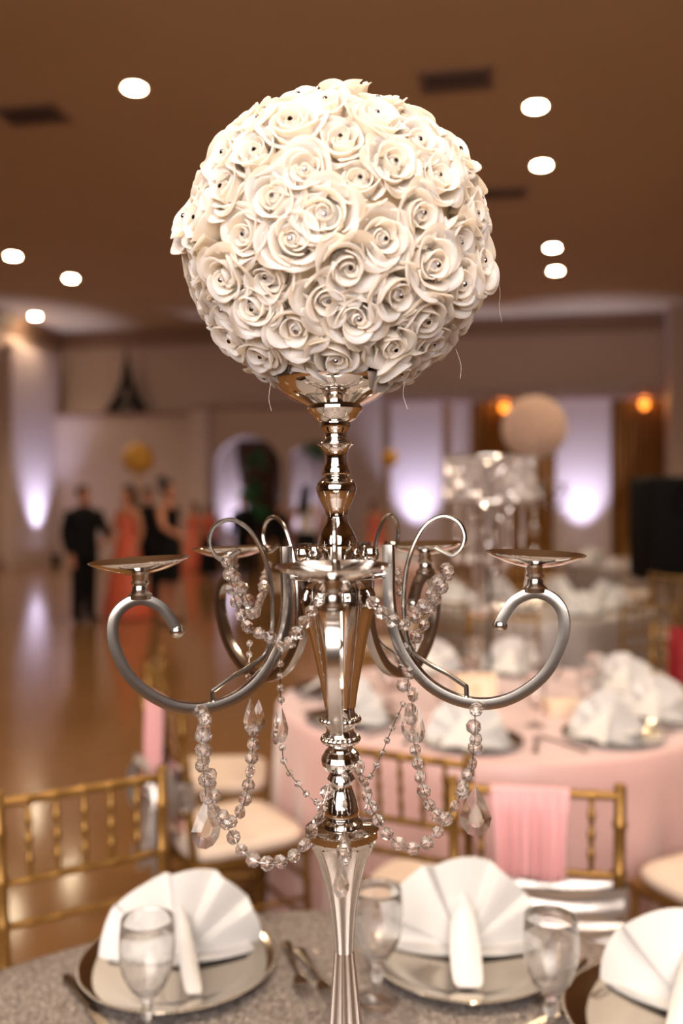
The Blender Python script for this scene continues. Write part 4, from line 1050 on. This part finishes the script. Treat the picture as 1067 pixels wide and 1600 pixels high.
def person(px, foot_y, h, rz, kind, label, armL=None, armR=None, D=None):
    p = G(px, foot_y) if D is None else Vector(((px - CX) * D / F, D, 0))
    armL = armL or ((-.25, .03, 1.10), (-.24, -.06, .86)); armR = armR or ((.25, .03, 1.10), (.24, -.06, .86))
    s_ = h / 1.7; fem = kind in ('coral', 'black', 'white')
    t = thing('person', label, 'person', p, rz, 'guests on the dance floor')
    ob('body', body_mesh(h, armL, armR, .09, fem), 'skin', t)
    def A(nm, mb, m, ang=60): 
        mb.v = [v * s_ for v in mb.v]; return ob(nm, mb, m, t, ang=ang)
    for sx in (-1, 1): A('eye', MB().sphere((sx * .03, -.083, 1.60), .011, 8, 6), 'whitecloth')
    A('mouth', MB().sphere((0, -.088, 1.535), .018, 10, 6, (1, .4, .35)), 'coral')
    hair = MB().sphere((0, .014, 1.615), .098, 18, 12, (.9, 1.02, .98), lambda d: 1 if (d.y > -.35 or d.z > .45) else .72)
    if kind == 'black': hair.sphere((0, .09, 1.70), .062, 12, 8)
    if kind in ('coral', 'white', 'long'): u = loft([(0, .05, 1.66, .07, .06), (0, .075, 1.5, .10, .05), (0, .095, 1.36, .11, .045), (0, .10, 1.22, .07, .03)], 16); hair.add(u.v, u.f)
    A('hair', hair, 'hair')
    if kind == 'suit':
        A('jacket', loft([(0, 0, 1.445, .06, .06), (0, .005, 1.41, .15, .09), (0, 0, 1.36, .215, .115), (0, 0, 1.25, .205, .135), (0, 0, 1.08, .175, .125), (0, 0, .92, .185, .135), (0, 0, .80, .195, .14)]), 'blackcloth')
        for sx, a_ in ((-1, armL), (1, armR)): A('sleeve', tube_limb([(sx * .185, .01, 1.38), a_[0], a_[1]], [.075, .058, .045]), 'blackcloth')
        for sx in (-1, 1):
            A('trouser_leg', tube_limb([(sx * .085, 0, .92), (sx * .09, -.005, .49), (sx * .095, .01, .06)], [.105, .08, .068]), 'blackcloth')
            A('shoe', MB().sphere((sx * .1, -.06, .04), .06, 12, 8, (.8, 1.9, .65)), 'black')
    elif kind == 'coral':
        A('gown', loft([(0, 0, 1.31, .132, .108), (0, 0, 1.24, .138, .118), (0, 0, 1.08, .118, .098), (0, 0, .95, .155, .13), (0, 0, .7, .21, .18), (0, 0, .4, .27, .24), (0, 0, .02, .34, .31)], 42, .05), 'coral')
    elif kind == 'black':
        A('dress', loft([(0, 0, 1.33, .140, .112), (0, 0, 1.24, .142, .12), (0, 0, 1.08, .12, .10), (0, 0, .93, .165, .14), (0, 0, .75, .18, .15), (0, 0, .5, .155, .14)], 36, .02), 'blackcloth')
        A('strap', MB().tube([(-.17, 0, 1.38), (-.06, -.11, 1.34), (.06, -.11, 1.34), (.17, 0, 1.38)], .022, 8), 'blackcloth')
        for sx in (-1, 1): A('shoe', MB().sphere((sx * .1, -.05, .035), .045, 12, 8, (.8, 2.2, .7)), 'black')
    elif kind in ('white', 'long'):
        A('blouse', loft([(0, 0, 1.44, .06, .06), (0, .005, 1.40, .14, .085), (0, 0, 1.35, .19, .11), (0, 0, 1.24, .15, .125), (0, 0, 1.06, .125, .105), (0, 0, .95, .16, .13)]), 'whitecloth' if kind == 'white' else 'coral')
        A('skirt', loft([(0, 0, 1.02, .128, .108), (0, 0, .93, .17, .14), (0, 0, .6, .2, .18), (0, 0, .12, .26, .24)], 36, .03), 'blackcloth')
    return t
person(131, 972, 1.72, .9, 'suit', 'man in a black suit with dark hair standing on the dance floor', armR=((.27, -.08, 1.12), (.2, -.28, 1.05)))
person(199, 964, 1.74, -.7, 'coral', 'woman in a floor-length strapless coral gown with long dark hair', armL=((-.24, -.05, 1.12), (-.14, -.24, 1.0)))
person(263, 974, 1.78, 1.2, 'black', 'woman in a knee-length black dress with her hair up', armL=((-.30, -.12, 1.15), (-.22, -.36, 1.02)))
person(231, 950, 1.72, .2, 'suit', 'man in a black suit behind the coral gown')
person(326, 905, 1.45, .5, 'long', 'guest in a coral top and dark skirt beside the arched niche')
person(380, 902, 1.62, -.3, 'suit', 'guest in dark clothes standing before the arched niche')
person(437, 905, 1.52, .8, 'suit', 'guest in dark clothes between the arched niche and the long-haired woman')
person(478, 925, 1.78, 2.8, 'white', 'woman with long dark hair in a white blouse and black skirt seen from behind')
person(303, 890, 1.5, -.5, 'coral', 'guest in a coral gown beside the pier of the arched niche')
person(586, 900, 1.55, .4, 'coral', 'guest in a coral gown beyond the candelabra stem')

# ------------------------------------------------------------------ decor along the back wall
# tower model on the bulkhead
x, Y = wall_local(198, YB - .35); p = EX * x + EY * (YB - .35); p.z = ztop + .125
tw = thing('tower_model', 'dark iron lattice tower model standing on the bulkhead ledge', 'tower', p, YAW)
TH_ = 1.7
def leg_w(z): return .40 * (1 - z / TH_) ** 3.0 + .025
for sx in (-1, 1):
    for sy in (-1, 1):
        pts = [(sx * leg_w(z), sy * leg_w(z) * .45, z) for z in [TH_ * k / 14 for k in range(12)]]
        ob('leg', MB().tube(pts, [.105 - .006 * k for k in range(12)], 4), 'iron', tw)
for z in (.30, .62, 1.05): ob('platform', MB().bevel_box((0, 0, z), (2 * leg_w(z) + .14, 1.2 * leg_w(z) + .14, .06), .01), 'iron', tw)
ob('plinth', MB().bevel_box((0, 0, -.022), (1.0, .56, .04), .008), 'iron', tw)
ob('spire', MB().lathe([(.06, 1.1), (.045, 1.4), (.02, 1.6), (.008, 1.78)], 10), 'iron', tw)
for k in range(4):
    a = k * PI / 2; L_ = leg_w(0) * (1 if k % 2 else .6)
    ob('base_arch', MB().tube([(math.cos(a) * L_ * .95 + math.sin(a) * leg_w(.1) * q, math.sin(a) * L_ * .6 + math.cos(a) * leg_w(.1) * q * .6, .08 + .2 * math.sqrt(max(0, 1 - q * q))) for q in [k2 / 6 - 1 for k2 in range(13)]], .02, 6), 'iron', tw)

# brown drape and potted climber inside the niche
xm, _ = wall_local(408, YB - .3); p = EX * xm + EY * (YB - .25)
rows = []
for j in range(16):
    z = .02 + (wall_z(690, 408) - .02) * j / 15; wd = .28 + .38 * math.sin(min(1, max(0, (z - 1.0) / 2.0)) * PI / 2)
    rows.append([(-wd + 2 * wd * i / 24, .05 * math.sin(i * 1.7) , z) for i in range(25)])
o = ob('niche_drape', MB().shell(rows, lambda i, j: Vector((0, .03, 0))), mat('brown_drape', srgb(78, 50, 32), .8, noise=(4, srgb(62, 38, 24), .7)), loc=p, rot=(0, 0, YAW), ang=60)
tag(o, 'dark brown gathered drape hanging in the arched niche', 'drape')
def plant(px, D, h, blobs, label):
    u = (px - CX) / F; t = thing('potted_plant', label, 'plant', Vector((u * D, D, 0)))
    ob('pot', MB().lathe([(0, 0), (.16, 0), (.2, .35), (.22, .36), (.22, .4), (.19, .4), (.18, .34), (0, .33)], 20), 'trunk', t)
    ob('stem', MB().tube([(0, 0, .3), (.04, 0, h * .5), (0, 0, h)], .025, 8), 'trunk', t)
    leaf = MB().shell([[(-.0, 0, 0), (0, 0, 0), (0, 0, 0)], [(-.05, .06, .01), (0, .06, .0), (.05, .06, .01)], [(-.05, .13, .0), (0, .13, -.01), (.05, .13, 0)], [(-.004, .2, -.03), (0, .2, -.03), (.004, .2, -.03)]], lambda i, j: Vector((0, 0, .003))).mesh('leaf')
    rnd = random.Random(int(px))
    for (bx, bz, r, n) in blobs:
        for k in range(n):
            d = Vector((rnd.gauss(0, 1), rnd.gauss(0, 1), rnd.gauss(0, 1))).normalized() * r * rnd.uniform(.3, 1)
            ob('leaf', leaf, 'leaf', t, (bx + d.x, d.y * .6, bz + d.z), (rnd.uniform(-1, 1), rnd.uniform(-1, 1), rnd.uniform(0, 6.28)), scale=rnd.uniform(1, 1.6))
plant(398, 19.6, 2.3, ((.0, 2.35, .22, 20), (-.05, 1.75, .26, 26), (.06, 1.25, .26, 26)), 'potted climbing plant with green leaf clusters in front of the niche')
plant(494, 19.8, 2.5, ((.0, 2.6, .3, 30),), 'tall potted plant with one dark green crown beside the candelabra stem')
def ball_stand(px, py, D, r, label):
    u = (px - CX) / F; z = EYE - (py - HOR) * D / F
    t = thing('flower_stand', label, 'flower stand', Vector((u * D, D, 0)))
    ob('flower_head', MB().sphere((0, 0, z), r, 40, 26, (1, 1, 1), lambda d: 1 + .07 * math.sin(d.x * 17) * math.sin(d.y * 17 + 1) * math.sin(d.z * 17)), 'yellow', t, ang=None)
    ob('pole', MB().tube([(0, 0, .02), (0, 0, z - r * .9)], .02, 8), 'goldfoil', t)
    ob('base', MB().lathe([(0, 0), (.2, 0), (.2, .02), (.03, .04)], 20), 'goldfoil', t)
ball_stand(216, 716, 14.5, .24, 'yellow flower ball on a tall stand behind the dancing guests')
ball_stand(608, 716, 17.5, .17, 'yellow flower ball on a tall stand beside the lavender pier')
